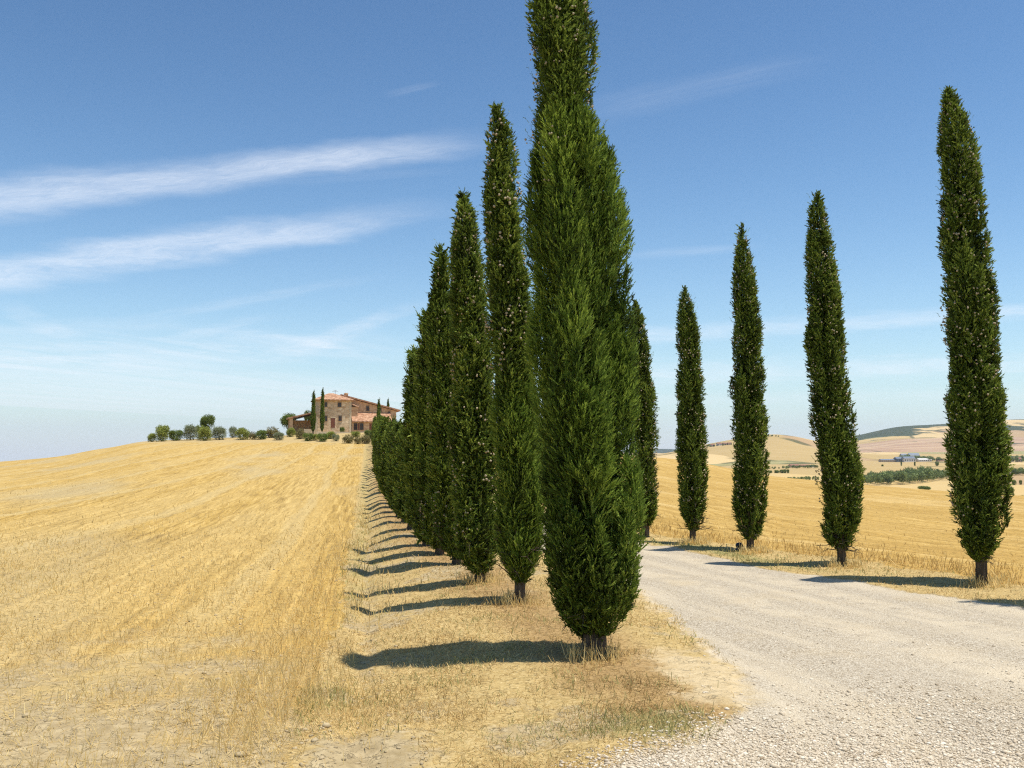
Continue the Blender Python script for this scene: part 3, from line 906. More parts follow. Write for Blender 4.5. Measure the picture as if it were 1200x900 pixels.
def cypress(loc, zs, cxs, rs, label, n_blades, n_plumes, size, plume, seed, trunk_r, cones=0, cone_size=.016, lush=None,
            lush_mat=False, fly=60, group='cypress trees lining the drive', cone_w=None, trunk_h=None):
    zs, cxs, rs = map(lambda a: np.asarray(a, float), (zs, cxs, rs))
    root = empty('cypress_tree', loc)
    tag(root, label, 'cypress tree', group)
    P, D, L, W, tint, lu = crown_arrays(zs, cxs, rs, n_blades, n_plumes, size, seed, plume, lush)
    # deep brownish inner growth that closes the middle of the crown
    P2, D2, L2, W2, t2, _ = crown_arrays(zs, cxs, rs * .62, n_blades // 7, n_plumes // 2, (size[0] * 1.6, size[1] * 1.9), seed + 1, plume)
    P3, D3, L3, W3, t3 = flyaway(zs, cxs, rs, fly, size[0] * 2.6, seed + 2)
    if lush is not None and lush_mat:
        k = np.random.default_rng(seed).uniform(0, 1, len(P)) < lu
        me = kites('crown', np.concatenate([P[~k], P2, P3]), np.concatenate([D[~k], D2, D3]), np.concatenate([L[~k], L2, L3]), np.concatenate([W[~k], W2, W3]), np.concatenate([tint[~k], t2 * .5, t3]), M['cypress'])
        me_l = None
        # young growth keeps the same crown mesh, second material
        v, f, t = blades(P[k], D[k], L[k], W[k], tint[k])
        n0 = len(me.vertices)
        vv = np.empty(n0 * 3, np.float32); me.vertices.foreach_get('co', vv)
        tt_ = np.empty(n0, np.float32); me.attributes['tint'].data.foreach_get('value', tt_)
        V = np.concatenate([vv.reshape(-1, 3), v]); Fc = np.arange(len(V)).reshape(-1, 4)
        bpy.data.meshes.remove(me)
        me = np_mesh('crown', V, Fc, {'tint': np.concatenate([tt_, t])})
        me.materials.append(M['cypress']); me.materials.append(M['cypress_lush'])
        mi = np.zeros(len(Fc), np.int32); mi[n0 // 4:] = 1
        me.polygons.foreach_set('material_index', mi)
    else:
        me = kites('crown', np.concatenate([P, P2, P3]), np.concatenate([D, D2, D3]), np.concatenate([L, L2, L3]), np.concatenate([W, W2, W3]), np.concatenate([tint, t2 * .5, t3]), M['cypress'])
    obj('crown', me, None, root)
    bz = np.concatenate([[0], zs]); bx = np.concatenate([[0], cxs])
    th = trunk_h or zs[-1] * .86
    obj('trunk', trunk_mesh(trunk_r, th, lambda q: float(np.interp(q, bz, bx)), seed=seed, twigs=26 if n_blades > 60000 else 0), None, root)
    if cones:
        c = obj('seed_cones', cone_mesh(zs, cxs, rs, cones, cone_size, seed + 3, wz=cone_w), None, root)
        c['kind'] = 'stuff'
    return root


def ragged(zs, cx, rs, k, seed, amp=1.0):
    """the same crown with many more stations and an uneven outline"""
    g = np.random.default_rng(seed)
    zq = np.linspace(zs[0], zs[-1], 70)
    n1 = vnoise(zq * 1.4, zq * 0 + seed, seed); n2 = vnoise(zq * 4.5, zq * 0 + seed, seed + 3); n3 = vnoise(zq * 1.9, zq * 0 + seed + .5, seed + 5)
    r = np.interp(zq, zs, rs)
    return zq, np.interp(zq, zs, cx) + .07 * amp * r * n3, r * k * (1 + amp * (.075 * n1 + .085 * n2))


def from_pixels(base, prof):
    """base pixel of the trunk and (row, left, right) of the crown -> location, heights, offsets, radii"""
    p = on_ground(*base)
    zs, cx, rs = [], [], []
    for v, a, b_ in sorted(prof, key=lambda q: -q[0]):
        A, B = at(a, v, p[1]), at(b_, v, p[1])
        zs.append(A[2] - p[2]); cx.append((A[0] + B[0]) / 2 - p[0]); rs.append(max((B[0] - A[0]) / 2, .012))
    zs = [q * .988 for q in zs]
    return (p, *ragged(zs, cx, rs, .985 if base[0] == 695 else .955, int(base[0]), .5 if base[0] == 695 else .9))


G = 'cypress trees lining the drive'
# nearest tree: old cone-laden top, long soft young growth lower down
p, zs, cx, rs = from_pixels((695, 766), [(-95, 651, 655), (-60, 640, 668), (0, 619, 688), (60, 620, 697), (110, 622, 696), (128, 619, 697), (150, 615, 713), (200, 617, 723), (280, 618, 737), (350, 620, 740), (430, 622, 742), (500, 628, 746), (560, 632, 750), (620, 640, 752), (660, 643, 755), (700, 648, 746), (730, 660, 727), (748, 678, 716)])
z_l = float(np.interp(130, [-95, 748], [zs[-1], zs[0]]))
lush1 = lambda z: np.clip((z_l + .12 - z) / .3, 0, 1) * np.clip((z - .5) / 1.2, .25, 1)
cypress(p, zs, cx, rs, 'tallest and nearest cypress, top cut off by the frame, heading the left row', 520000, 150, (.047, .0115), (1.15, .20), 101, .125,
        330, .0135, lush1, True, 160, G, lambda z: np.clip((z - z_l + .5) / .6, .05, 1))
# second tree: a bushy young lower half in front of the thin old top
p, zs, cx, rs = from_pixels((608, 705), [(122, 580, 584), (140, 573, 596), (200, 567, 610), (260, 565, 616), (320, 566, 622), (400, 570, 627), (455, 574, 630), (520, 577, 634), (600, 580, 636), (640, 584, 635), (665, 590, 628), (683, 602, 618)])
z_m = float(np.interp(455, [122, 683], [zs[-1], zs[0]]))
cypress(p, zs, cx, rs, 'cypress just left of the tallest one, with a smooth bright green lower half', 250000, 190, (.056, .0140), (1.1, .17), 111, .075,
        260, .018, lambda z: np.clip((z_m + .2 - z) / .4, 0, 1), True, 90, G, lambda z: np.clip((z - z_m + .2) / .6, .05, 1))
p, zs, cx, rs = from_pixels((562, 682), [(225, 541, 544), (240, 535, 552), (300, 529, 564), (360, 528, 572), (440, 528, 580), (520, 528, 584), (600, 530, 586), (640, 533, 585), (660, 543, 578), (672, 553, 571)])
cypress(p, zs, cx, rs, 'third cypress of the left row, cone-speckled, with a ragged crown nearly down to the ground', 190000, 240, (.070, .016), (.95, .14), 121, .08, 330, .018, None, False, 80, G)
p, zs, cx, rs = from_pixels((535, 662), [(286, 516, 518), (300, 512, 523), (360, 503, 534), (440, 500, 545), (540, 502, 552), (620, 508, 554), (645, 518, 550), (655, 528, 543)])
cypress(p, zs, cx, rs, 'fourth cypress of the left row, with a thin tip that falls away in steps', 150000, 160, (.08, .018), (.9, .14), 131, .08, 260, .018, None, False, 70, G)
p, zs, cx, rs = from_pixels((515, 650), [(365, 499, 501), (380, 495, 507), (430, 488, 516), (520, 488, 528), (600, 491, 532), (630, 499, 528), (643, 508, 522)])
cypress(p, zs, cx, rs, 'fifth cypress of the left row, half hidden and shorter than the fourth', 80000, 140, (.105, .023), (.8, .14), 141, .085, 200, .018, None, False, 60, G)
p, zs, cx, rs = from_pixels((499, 640), [(410, 485, 487), (422, 480, 494), (470, 476, 502), (540, 475, 511), (595, 480, 514), (622, 487, 511), (634, 494, 505)])
cypress(p, zs, cx, rs, 'sixth cypress of the left row, at the step where the row drops to lower trees', 70000, 130, (.11, .024), (.75, .14), 151, .08, 160, .018, None, False, 50, G)
# the five that stand apart on the right
RT = [
    ((1150, 684), [(101, 1109, 1113), (112, 1105, 1121), (150, 1103, 1138), (200, 1103, 1147), (300, 1106, 1158), (400, 1107, 1168), (500, 1111, 1177), (570, 1114, 1181), (610, 1116, 1181), (635, 1120, 1176), (650, 1132, 1164), (658, 1142, 1157)],
     'big cypress near the right edge, tallest and thickest of the right row', 300000, 340, .092, 760, 211, .010),
    ((986, 662), [(225, 956, 959), (240, 949, 965), (300, 944, 979), (400, 946, 989), (500, 952, 1002), (570, 957, 1008), (610, 962, 1007), (632, 968, 1001), (645, 980, 993)],
     'second tallest cypress of the right row, leaning left, with a forked bare trunk', 210000, 280, .085, 560, 221, .0),
    ((879, 647), [(263, 867, 871), (280, 863, 876), (320, 860, 884), (400, 858, 893), (480, 858, 898), (560, 859, 899), (605, 861, 897), (622, 866, 892), (633, 874, 884)],
     'middle cypress of the right row, with the small black spotlight at its foot', 180000, 250, .08, 460, 231, .0),
    ((812, 636), [(337, 801, 804), (350, 796, 811), (400, 794, 820), (480, 794, 826), (560, 795, 829), (595, 797, 829), (613, 801, 823), (622, 807, 817)],
     'short slim cypress of the right row, just left of the one with the spotlight', 140000, 220, .075, 330, 241, .0),
    ((757, 629), [(352, 743, 746), (370, 739, 754), (420, 738, 762), (500, 740, 770), (570, 742, 771), (600, 745, 769), (615, 750, 764)],
     'cypress of the right row half hidden behind the tallest tree', 120000, 200, .075, 240, 251, .0),
]
for base, prof, lab, nb, npl, tr, nc, sd, _ in RT:
    p, zs, cx, rs = from_pixels(base, prof)
    cypress(p, zs, cx, rs, lab, nb, npl, (.058, .0150), (.75, .115), sd, tr, nc, .0155, None, False, 70, G)


# shared shapes for the rest of the rows
def std_profile(h, rmax, seed):
    g = np.random.default_rng(seed)
    q = np.array([.07, .10, .16, .25, .4, .55, .7, .82, .91, .965, 1.0])
    r = np.array([.35, .70, .93, 1.0, .98, .92, .78, .60, .40, .22, .04]) * rmax * g.uniform(.93, 1.07, 11)
    c = np.cumsum(g.normal(0, .012, 11)) * h * .25
    return ragged(q * h, c, r, .95, seed)


protos = []
for k, (h, rm) in enumerate([(3.6, .36), (4.0, .40), (3.4, .40), (4.4, .36)]):
    zs, cx, rs = std_profile(h, rm, 300 + k)
    o = cypress((0, 0, 0), zs, cx, rs, 'x', 26000, 90, (.115, .034), (.6, .14), 310 + 10 * k, .075, 70, .02, None, False, 26, G)
    protos.append([o, h])
used = set()


def place_cypress(k, x, y, h, label, sxy=1.0, rz=0.0, group=G):
    o, h0 = protos[k]
    if k in used:
        o = copy_tree(o)
    used.add(k)
    s = h / h0
    o.location = (x, y, gz(x, y)); o.scale = (sxy, sxy, s); o.rotation_euler = (0, 0, rz)
    tag(o, label, 'cypress tree', group)
    return o


rnd = random.Random(5)
Yp = 23.9
i = 0
FAR = 'low slim cypress in the packed far stretch of the left row below the farmhouse'
while Yp < 160:
    x = float(XL(np.array(Yp)))
    zg = gz(x, Yp)
    if i == 0:
        h, lab = zv(466, Yp) - zg, 'seventh cypress of the left row, thin tip standing above the low far trees'
    else:
        top = 493 + 5 * rnd.uniform(-1, 1) + (2 if Yp < 60 else 0)
        h, lab = zv(top, Yp) - zg, FAR
        if Yp > 90: h = max(h, 3.4) if rnd.random() < .8 else h * .85
    w = .85 if i == 0 else 1.0
    place_cypress(i % 4, x + rnd.uniform(-.08, .08), Yp, h, lab, w * rnd.uniform(.88, 1.1), rnd.uniform(0, 6.28), G)
    Yp += 2.35 + .007 * (Yp - 24) + rnd.uniform(-.12, .12)
    i += 1
# tall slim one at the top end of the row
place_cypress(3, -21.2, 156, zv(468, 156) - gz(-21.2, 156), 'pencil-thin cypress at the far top end of the left row, before the farmhouse', .95, 1.0)
# right row going on behind the tall trees, and the one outside the right edge that throws its shadow on the drive
for Yq in (26.6, 29.4, 32.3, 35.2):
    place_cypress(rnd.randrange(4), float(XR(Yq)), Yq, 4.6, 'cypress of the right row hidden behind the near left trees', 1.0, rnd.uniform(0, 6.28))
place_cypress(1, 8.75, 12.75, 8.0, 'cypress outside the right edge whose shadow crosses the corner of the drive', 1.1, .5)
# by the farmhouse
for u, v0, v1, wd, lab in ((367, 507, 459, .9, 'slim dark cypress at the left corner of the farmhouse tower'), (377.5, 508, 456, .82, 'taller of the two slim cypresses in front of the farmhouse tower')):
    P0 = at(u, v0, 168.5)
    place_cypress(3, P0[0], 168.5, zv(v1, 168.5) - gz(P0[0], 168.5), lab, 1.25 * wd, 2.0, 'pair of cypresses in front of the farmhouse')
for u, v1, Yd, lab in ((454.5, 468, 205, 'small cypress tip showing above the sloping roof of the farmhouse wing'),):
    P0 = at(u, 500, Yd)
    place_cypress(3, P0[0], Yd, zv(v1, Yd) - gz(P0[0], Yd), lab, 1.0, 1.2, 'cypress behind the farmhouse')

# ------------------------------------------------------------------ shrubs and round trees
def leaf_ball(centers, radii, n, size, seed):
    """leaves through several overlapping lumps"""
    g = np.random.default_rng(seed)
    centers = np.array(centers, float); radii = np.array(radii, float)
    w = radii.prod(1) ** .67; w /= w.sum()
    k = g.choice(len(centers), n, p=w)
    d = unit(g.normal(size=(n, 3)))
    P = centers[k] + d * radii[k] * (g.uniform(.35, 1, n) ** .45)[:, None] * g.uniform(.78, 1.22, (n, 1))
    P = P[P[:, 2] > .01]
    n = len(P)
    D = unit(g.normal(size=(n, 3)) + np.array([0, 0, .5]))
    lt = g.normal(0, .13, len(centers))[k[:n]]
    return P, D, size * g.uniform(.6, 1.4, n), size * .55 * g.uniform(.7, 1.3, n), np.clip(.45 + lt + g.normal(0, .17, n), 0, 1)


def lumps(n, w, h, z0, seed):
    g = np.random.default_rng(seed)
    c, r = [(0, 0, z0 + h * (.5 if z0 > .2 else .40))], [(w * .42, w * .42, h * (.42 if z0 > .2 else .50))]
    for q in range(n):
        a, e = g.uniform(0, 2 * PI), g.uniform(-.5 if z0 > .2 else -1.2, 1.0)
        c.append((math.cos(a) * w * .26, math.sin(a) * w * .26, z0 + h * (.5 + .26 * e)))
        s = g.uniform(.55, .95)
        r.append((w * .26 * s, w * .26 * s, h * .27 * s))
    return c, r


def bush_proto(name, mat, w, h, z0, nl, n, size, seed, stem=.05, stems_n=3, cat='shrub'):
    root = empty(name, (0, 0, 0)); tag(root, 'x', cat)
    c, r = lumps(nl, w, h, z0, seed)
    P, D, L, W, t = leaf_ball(c, r, n, size, seed)
    obj('crown', kites('crown', P, D, L, W, t, mat), None, root)
    mb = MB(); g = random.Random(seed)
    if z0 > .2:
        mb.tube([(0, 0, -.1), (.03, 0, z0 * .6), (0, 0, z0 + h * .35)], [stem * 1.3, stem, stem * .6], 8)
        for _ in range(4):
            a = g.uniform(0, 6.28)
            mb.tube([(0, 0, z0 * .8), (math.cos(a) * w * .25, math.sin(a) * w * .25, z0 + h * .5)], [stem * .7, stem * .3], 6)
        mb.build('trunk', M['bark'], root)
    else:
        for _ in range(stems_n):
            a = g.uniform(0, 6.28)
            mb.tube([(math.cos(a) * .05, math.sin(a) * .05, -.06), (math.cos(a) * w * .2, math.sin(a) * w * .2, h * .55)], [stem, stem * .5], 6)
        mb.build('stem', M['bark'], root)
    return root


BP = {
    'round': bush_proto('round_bush', M['bush'], 2.0, 1.9, 0, 9, 3800, .13, 401),
    'dark': bush_proto('dark_bush', M['bush_dark'], 2.0, 1.8, 0, 9, 3800, .13, 402),
    'olive': bush_proto('olive_tree', M['bush_olive'], 2.0, 2.1, 0, 10, 3200, .13, 403, .06, 3, 'olive tree'),
    'dry': bush_proto('dry_shrub', M['bush_dry'], 1.6, 1.6, 0, 8, 2400, .12, 404),
    'tree': bush_proto('round_tree', M['bush_dark'], 2.6, 2.5, 1.0, 12, 5200, .16, 405, .10, 3, 'tree'),
}
bp_used = set()


def bush(kind, u, vb, vt, wpx, Yd, label, group=None, cat=None):
    o = BP[kind]
    if kind in bp_used: o = copy_tree(o)
    bp_used.add(kind)
    P0 = at(u, vb, Yd)
    zg = gz(P0[0], Yd)
    full = {'round': (1.75, 1.85), 'dark': (1.75, 1.75), 'olive': (1.75, 2.0), 'dry': (1.4, 1.55), 'tree': (2.3, 3.45)}[kind]
    px = Yd / F
    h = max(zv(vt, Yd) - zg, .4)
    o.location = (P0[0], Yd, zg - .02)
    sx = 1.0 * wpx * px / full[0]
    o.scale = (sx, sx, h / full[1])
    o.rotation_euler = (0, 0, rnd.uniform(0, 6.28))
    tag(o, label, cat or o['category'], group)
    return o


HB = 'shrubs along the garden edge on the hill crest'
for a in [
    ('round', 177.5, 516, 507, 10, 158, 'small round bush at the left end of the hilltop hedge line'),
    ('round', 189.5, 515.5, 497, 17, 158, 'plump yellow-green bush second from the left end of the hilltop line'),
    ('dark', 206, 514.5, 503, 17, 160, 'low wide dark bush between the plump bush and the grey olive'),
    ('olive', 223, 514, 496.5, 16, 160, 'silvery olive tree left of the tall round tree'),
    ('round', 241, 513.5, 499, 17, 157, 'bright bush in front of the tall round tree'),
    ('round', 234, 512, 497, 10, 161, 'narrow green bush tucked beside the olive tree'),
    ('olive', 257, 513, 499, 18, 159, 'grey-green bush right of the tall round tree'),
    ('olive', 273, 509.5, 499, 10, 164, 'small thin-stemmed tree standing alone against the sky in the hilltop line'),
    ('round', 285, 513.5, 500.5, 17, 158, 'full green bush right of the lone thin-stemmed tree'),
    ('dry', 296, 513.5, 505, 9, 158, 'small dull bush between two green ones on the crest'),
    ('dark', 305.5, 514, 503, 14, 158, 'dark green bush with a pointed top on the crest'),
    ('dry', 319, 512.5, 499, 17, 162, 'brownish rounded bush left of the porch'),
    ('olive', 327, 514.5, 506, 13, 156, 'pale grey low bush before the red soil patch'),
    ('round', 340.5, 510, 500.5, 11, 163, 'small bright bush in front of the porch pillar'),
    ('dry', 352, 513, 501, 11, 158, 'dull bush before the porch opening'),
    ('dark', 361, 516, 506.5, 12, 154, 'dark round bush below the left cypress of the pair'),
    ('round', 369.5, 515, 508, 9, 155, 'low green bush between the two dark ones below the tower'),
    ('dark', 378, 517, 507, 12, 153, 'dark round bush below the right cypress of the pair'),
    ('round', 387, 513, 505, 12, 158, 'green bush below the tower door'),
    ('olive', 393.5, 516, 508, 9, 154, 'small greyish bush below the tower window'),
    ('dark', 401, 507.5, 500, 6, 170.5, 'small clipped dark bush against the tower wall'),
    ('dry', 408, 521, 508, 14, 149, 'wide dry shrub left of the drive end'),
    ('round', 417, 514, 505, 12, 160, 'green bush before the low wing'),
    ('dry', 419, 523, 510, 9, 147, 'thin dry shrub in front of the low wing'),
    ('dry', 428, 522, 508, 13, 148, 'bushy dry shrub beside the last trees of the left row'),
    ('dark', 433, 515, 503, 12, 158, 'dark bush at the right end of the wing front'),
]:
    bush(*a[:6], a[6], HB)
bush('tree', 243, 511, 484.5, 16, 163, 'tall round-headed tree rising above the hilltop bushes', None)
bush('tree', 338, 506, 483, 18, 186, 'broad dark tree behind the porch roof', None)
bush('tree', 361, 505, 479.5, 10, 190, 'tree top peeping over the porch roof beside the tower', None)

# ------------------------------------------------------------------ farmhouse
def stone_wall():
    m, nt, b = material('stone_wall')
    o = nt.node('ShaderNodeTexCoord').outputs['Object']
    w = nt.node('ShaderNodeVectorMath', {0: nt.scale(o, 1, 1, 1.5), 1: nt.scale(nt.noise(o, 3, 2, .5, 'Color'), .1, .1, .1)}, operation='ADD').outputs[0]
    cell = nt.node('ShaderNodeSeparateColor', {0: nt.vor(w, 1.7, 'F1', 'Color')}).outputs[0]
    ed = nt.vor(w, 1.7, 'DISTANCE_TO_EDGE')
    col = nt.ramp(cell, [(0, (.44, .29, .165)), (.25, (.66, .485, .31)), (.5, (.76, .59, .40)), (.75, (.56, .375, .225)), (1, (.84, .70, .50))])
    col = nt.mix(nt.math('SUBTRACT', 1.0, nt.step(ed, .02, .09)), col, (.50, .40, .27))
    col = nt.mix(nt.math('MULTIPLY', nt.noise(o, .7, 3), .42), col, (.72, .49, .27))
    put(nt, b, col, .95, ed, .6, .05)
    return m


def brick_wall():
    m, nt, b = material('brown_stone_wall')
    o = nt.node('ShaderNodeTexCoord').outputs['Object']
    cell = nt.node('ShaderNodeSeparateColor', {0: nt.vor(nt.scale(o, 1, 1, 1.8), 3.2, 'F1', 'Color')}).outputs[1]
    col = nt.ramp(cell, [(0, (.42, .25, .14)), (.5, (.62, .42, .255)), (1, (.72, .52, .33))])
    put(nt, b, nt.mix(.30, col, (.58, .39, .23)), .95)
    return m


def tiles():
    m, nt, b = material('terracotta_tiles')
    o = nt.node('ShaderNodeTexCoord').outputs['Object']
    n = nt.noise(nt.scale(o, 5, 5, 5), 1, 4, .7)
    cell = nt.node('ShaderNodeSeparateColor', {0: nt.vor(o, 3.5, 'F1', 'Color')}).outputs[0]
    col = nt.ramp(nt.math('ADD', nt.math('MULTIPLY', cell, .5), nt.math('MULTIPLY', n, .5)), [(.2, (.27, .135, .075)), (.5, (.45, .245, .14)), (.75, (.56, .35, .22))])
    wv = nt.node('ShaderNodeTexWave', {'Vector': o, 'Scale': 1.4, 'Distortion': .3}, bands_direction='X').outputs['Fac']
    put(nt, b, col, .85, wv, .8, .06)
    return m


M['stone_wall'] = stone_wall(); M['brown_wall'] = brick_wall(); M['tiles'] = tiles()
M['frame'] = plain('window_surround', (.36, .23, .13), .9, .15, 6)
M['quoin'] = plain('pale_stone', (.58, .47, .32), .9, .15, 6)
M['shutter'] = plain('brown_wood', (.13, .06, .038), .7, .25, 9)
M['door_wood'] = plain('red_brown_door', (.20, .075, .045), .6, .2, 9)
M['dark_void'] = plain('dark_timber', (.035, .025, .018), .8, .3, 9)
M['metal'] = plain('grey_metal', (.25, .25, .26), .4, .1, 9)


def glass():
    m, nt, b = material('window_glass')
    put(nt, b, (.012, .013, .016), .12)
    b.inputs['Specular IOR Level'].default_value = .5
    return m


M['glass'] = glass()

HY = 172.0
HPX = HY / F                       # metres per photo pixel at the house
hx0 = at(0, 507, HY)[0]
zb = zv(507, HY) - .35


def hu(u): return (u - U0) / F * HY * 1.0     # house x from photo column
def hz(v): return zv(v, HY) - zb               # height over the house base


house = empty('farmhouse', (0, HY, zb))
tag(house, 'stone farmhouse with terracotta roofs, square tower and long wing on the hilltop', 'farmhouse')
tx0, tx1 = hu(370.5), hu(411.5)
eave = hz(468.5)
# tower
mb = MB().box(tx0, tx1, 0, 6.4, -.8, eave)
mb.build('tower_wall', M['stone_wall'], house)
for xx in (tx0, tx1):
    q = MB()
    k = 0
    zz = -.3
    while zz < eave - .35:
        wq = .42 if k % 2 else .30
        q.box(xx - .03 if xx == tx0 else xx - wq, xx + wq if xx == tx0 else xx + .03, -.035, .3, zz, zz + .33)
        zz += .33; k += 1
    q.build('quoin', M['quoin'], house)
ov = .5
apx, apz = hu(389.5), hz(461.5)
roof = MB()
e0, e1 = tx0 - ov, tx1 + ov
vs = [(e0, -ov, eave), (e1, -ov, eave), (e1, 6.4 + ov, eave), (e0, 6.4 + ov, eave), (apx - .4, 3.2, apz + .25), (apx + .4, 3.2, apz + .25),
      (e0, -ov, eave - .14), (e1, -ov, eave - .14), (e1, 6.4 + ov, eave - .14), (e0, 6.4 + ov, eave - .14)]
roof.add(vs, [(0, 1, 5, 4), (1, 2, 5), (2, 3, 4, 5), (3, 0, 4), (6, 7, 1, 0), (7, 8, 2, 1), (8, 9, 3, 2), (9, 6, 0, 3), (9, 8, 7, 6)])
rf = roof.build('roof', M['tiles'], house)
MB().box(e0 + .25, e1 - .25, -ov + .22, 6.4 + ov - .22, eave - .26, eave - .143).build('eaves', M['brown_wall'], rf)


def window(x0, x1, z0, z1, yw, parent, shutters=False, wall_mat=None):
    fr = MB()
    t = .09
    fr.box(x0 - t, x1 + t, yw - .05, yw + .02, z1, z1 + t * 1.6).box(x0 - t, x1 + t, yw - .09, yw + .02, z0 - t, z0).box(x0 - t, x0, yw - .045, yw + .02, z0, z1).box(x1, x1 + t, yw - .045, yw + .02, z0, z1)
    f = fr.build('window', M['frame'], parent)
    MB().box(x0, x1, yw - .012, yw + .01, z0, z1).build('pane', M['glass'], f)
    bars = MB().box((x0 + x1) / 2 - .03, (x0 + x1) / 2 + .03, yw - .03, yw - .013, z0, z1).box(x0, x1, yw - .028, yw - .0135, (z0 + z1) / 2 - .025, (z0 + z1) / 2 + .025)
    bars.build('window_bar', M['shutter'], f)
    return f


for u0, u1, v0, v1 in ((396, 399.6, 472, 477), (380.7, 383.3, 472, 477), (396.8, 400.4, 488, 493.5), (380.8, 383.8, 488, 494)):
    window(hu(u0), hu(u1), hz(v1), hz(v0), 0, house)
d = MB().box(hu(388.2), hu(392.8), -.05, .02, hz(501.5), hz(490.2)).build('door', M['door_wood'], house)
MB().box(hu(388.2) - .1, hu(392.8) + .1, -.07, .02, hz(490.2), hz(490.2) + .2).build('lintel', M['quoin'], d)
MB().tube([(hu(392.2), -.10, hz(496)), (hu(392.2), -.05, hz(496))], [.05, .04], 8).build('door_handle', M['metal'], d)
# long wing with a sloping gable roof, set back behind the tower
wy = 2.6
gx0, gx1 = hu(404), hu(467)
gz0, gz1 = hz(463.6), hz(479.5)
MB().prism([(gx0, -.8), (gx1, -.8), (gx1, gz1 - .1), (gx0, gz0 - .1)], wy, wy + 15).build('wing_wall', M['brown_wall'], house)
sl = (gz1 - gz0) / (gx1 - gx0)
rw = MB().prism([(gx0 - .5, gz0 - .5 * sl + .003), (gx1 + .7, gz1 + .7 * sl + .003), (gx1 + .7, gz1 + .7 * sl + .26), (gx0 - .5, gz0 - .5 * sl + .26)], wy - .55, wy + 15.4)
rw.prism([(gx0 - .5, gz0 - .5 * sl + .003), (gx0 - .5, gz0 - .5 * sl + .26), (gx0 - 2.4, gz0 - .75), (gx0 - 2.4, gz0 - 1.0)], wy + 4.2, wy + 15.4)
rw = rw.build('roof', M['tiles'], house)
MB().box(hu(404.8), hu(409.0), wy - .3, wy + .5, gz0 - .4, hz(460.8)).box(hu(404.3), hu(409.4), wy - .38, wy + .58, hz(460.8), hz(460.2)).box(hu(405.2), hu(408.6), wy - .2, wy + .4, hz(460.2), hz(459.4)).build('chimney', M['brown_wall'], rw)
for u0, u1, v0, v1 in ((431, 434.3, 475, 480.5), (446.2, 449, 477, 482), (457.3, 459.5, 481, 483), (417.2, 418.8, 478.2, 482.5)):
    window(hu(u0), hu(u1), hz(v1), hz(v0), wy, house)
# low red-roofed front of the wing
lx0, lx1 = hu(412.2), hu(458)
ly = .35
MB().box(lx0 + .02, lx1, ly, wy - .02, -.8, hz(493.8)).build('lean_to_wall', M['brown_wall'], house)
lr = MB().prism([(0, 0), (1, 0), (1, 1), (0, 1)], 0, 1); lr.v, lr.f = [], []
zt, ze = hz(482.5), hz(493.4)
x0, x1 = lx0 + .06, lx1 + .3
lr.add([(x0, ly - .5, ze), (x1, ly - .5, ze), (x1, wy - .06, zt), (x0, wy - .06, zt), (x0, ly - .5, ze - .16), (x1, ly - .5, ze - .16), (x1, wy - .06, zt - .16), (x0, wy - .06, zt - .16)],
       [(0, 1, 2, 3), (7, 6, 5, 4), (4, 5, 1, 0), (5, 6, 2, 1), (6, 7, 3, 2), (7, 4, 0, 3)])
lr.build('lean_to_roof', M['tiles'], house)
for u0, u1, v0, v1, kd in ((415.2, 418.8, 496, 503.6, 0), (422.2, 426, 496, 503.6, 0), (436.5, 439.8, 496, 503.4, 0), (419.2, 421.8, 496, 504, 1), (433.2, 436, 496, 504, 1), (450, 452, 496, 500, 0)):
    if kd == 0: window(hu(u0), hu(u1), hz(v1), hz(v0), ly, house)
    else: MB().box(hu(u0), hu(u1), ly - .04, ly + .02, hz(v1), hz(v0)).build('shutter', M['door_wood'], house)
# small link roof right of the tower
MB().box(tx1 + .02, hu(420), 1.3, wy - .03, hz(488), hz(476.2)).build('link_wall', M['brown_wall'], house)
s = MB(); s.add([(tx1 + .03, 1.0, hz(472.8)), (hu(421), 1.0, hz(476.2)), (hu(421), wy - .04, hz(474.6)), (tx1 + .03, wy - .04, hz(471)), (tx1 + .03, 1.0, hz(473.8)), (hu(421), 1.0, hz(477.2)), (hu(421), wy - .04, hz(475.6)), (tx1 + .03, wy - .04, hz(472))],
    [(0, 1, 2, 3), (7, 6, 5, 4), (4, 5, 1, 0), (5, 6, 2, 1), (6, 7, 3, 2), (7, 4, 0, 3)])
s.build('link_roof', M['tiles'], house)
# open porch on the left
px0, px1 = hu(340.5), tx0 - .02
pr = MB()
za, zb_ = hz(490.3), hz(482.6)
pr.add([(px0 - .3, -.8, za), (px1, -.8, zb_), (px1, 5.4, zb_), (px0 - .3, 5.4, za), (px0 - .3, -.8, za - .22), (px1, -.8, zb_ - .22), (px1, 5.4, zb_ - .22), (px0 - .3, 5.4, za - .22)],
       [(0, 1, 2, 3), (7, 6, 5, 4), (4, 5, 1, 0), (5, 6, 2, 1), (6, 7, 3, 2), (7, 4, 0, 3)])
pr.build('porch_roof', M['tiles'], house)
for yy_ in (-.45, 4.6):
    MB().box(px0 + .05, px0 + .62, yy_, yy_ + .5, -.8, za - .14).build('porch_pillar', M['brown_wall'], house)
MB().prism([(px0 + .65, za - .42), (px1, zb_ - .5), (px1, zb_ - .25), (px0 + .65, za - .17)], -.35, -.1).build('porch_beam', M['dark_void'], house)
MB().box(px0 + .65, px1, 5.0, 5.2, -.8, za - .26).build('porch_back_wall', M['brown_wall'], house)
MB().box(hu(357), px1 - .02, -.42, -.15, -.8, hz(503.2)).build('porch_parapet', M['quoin'], house)
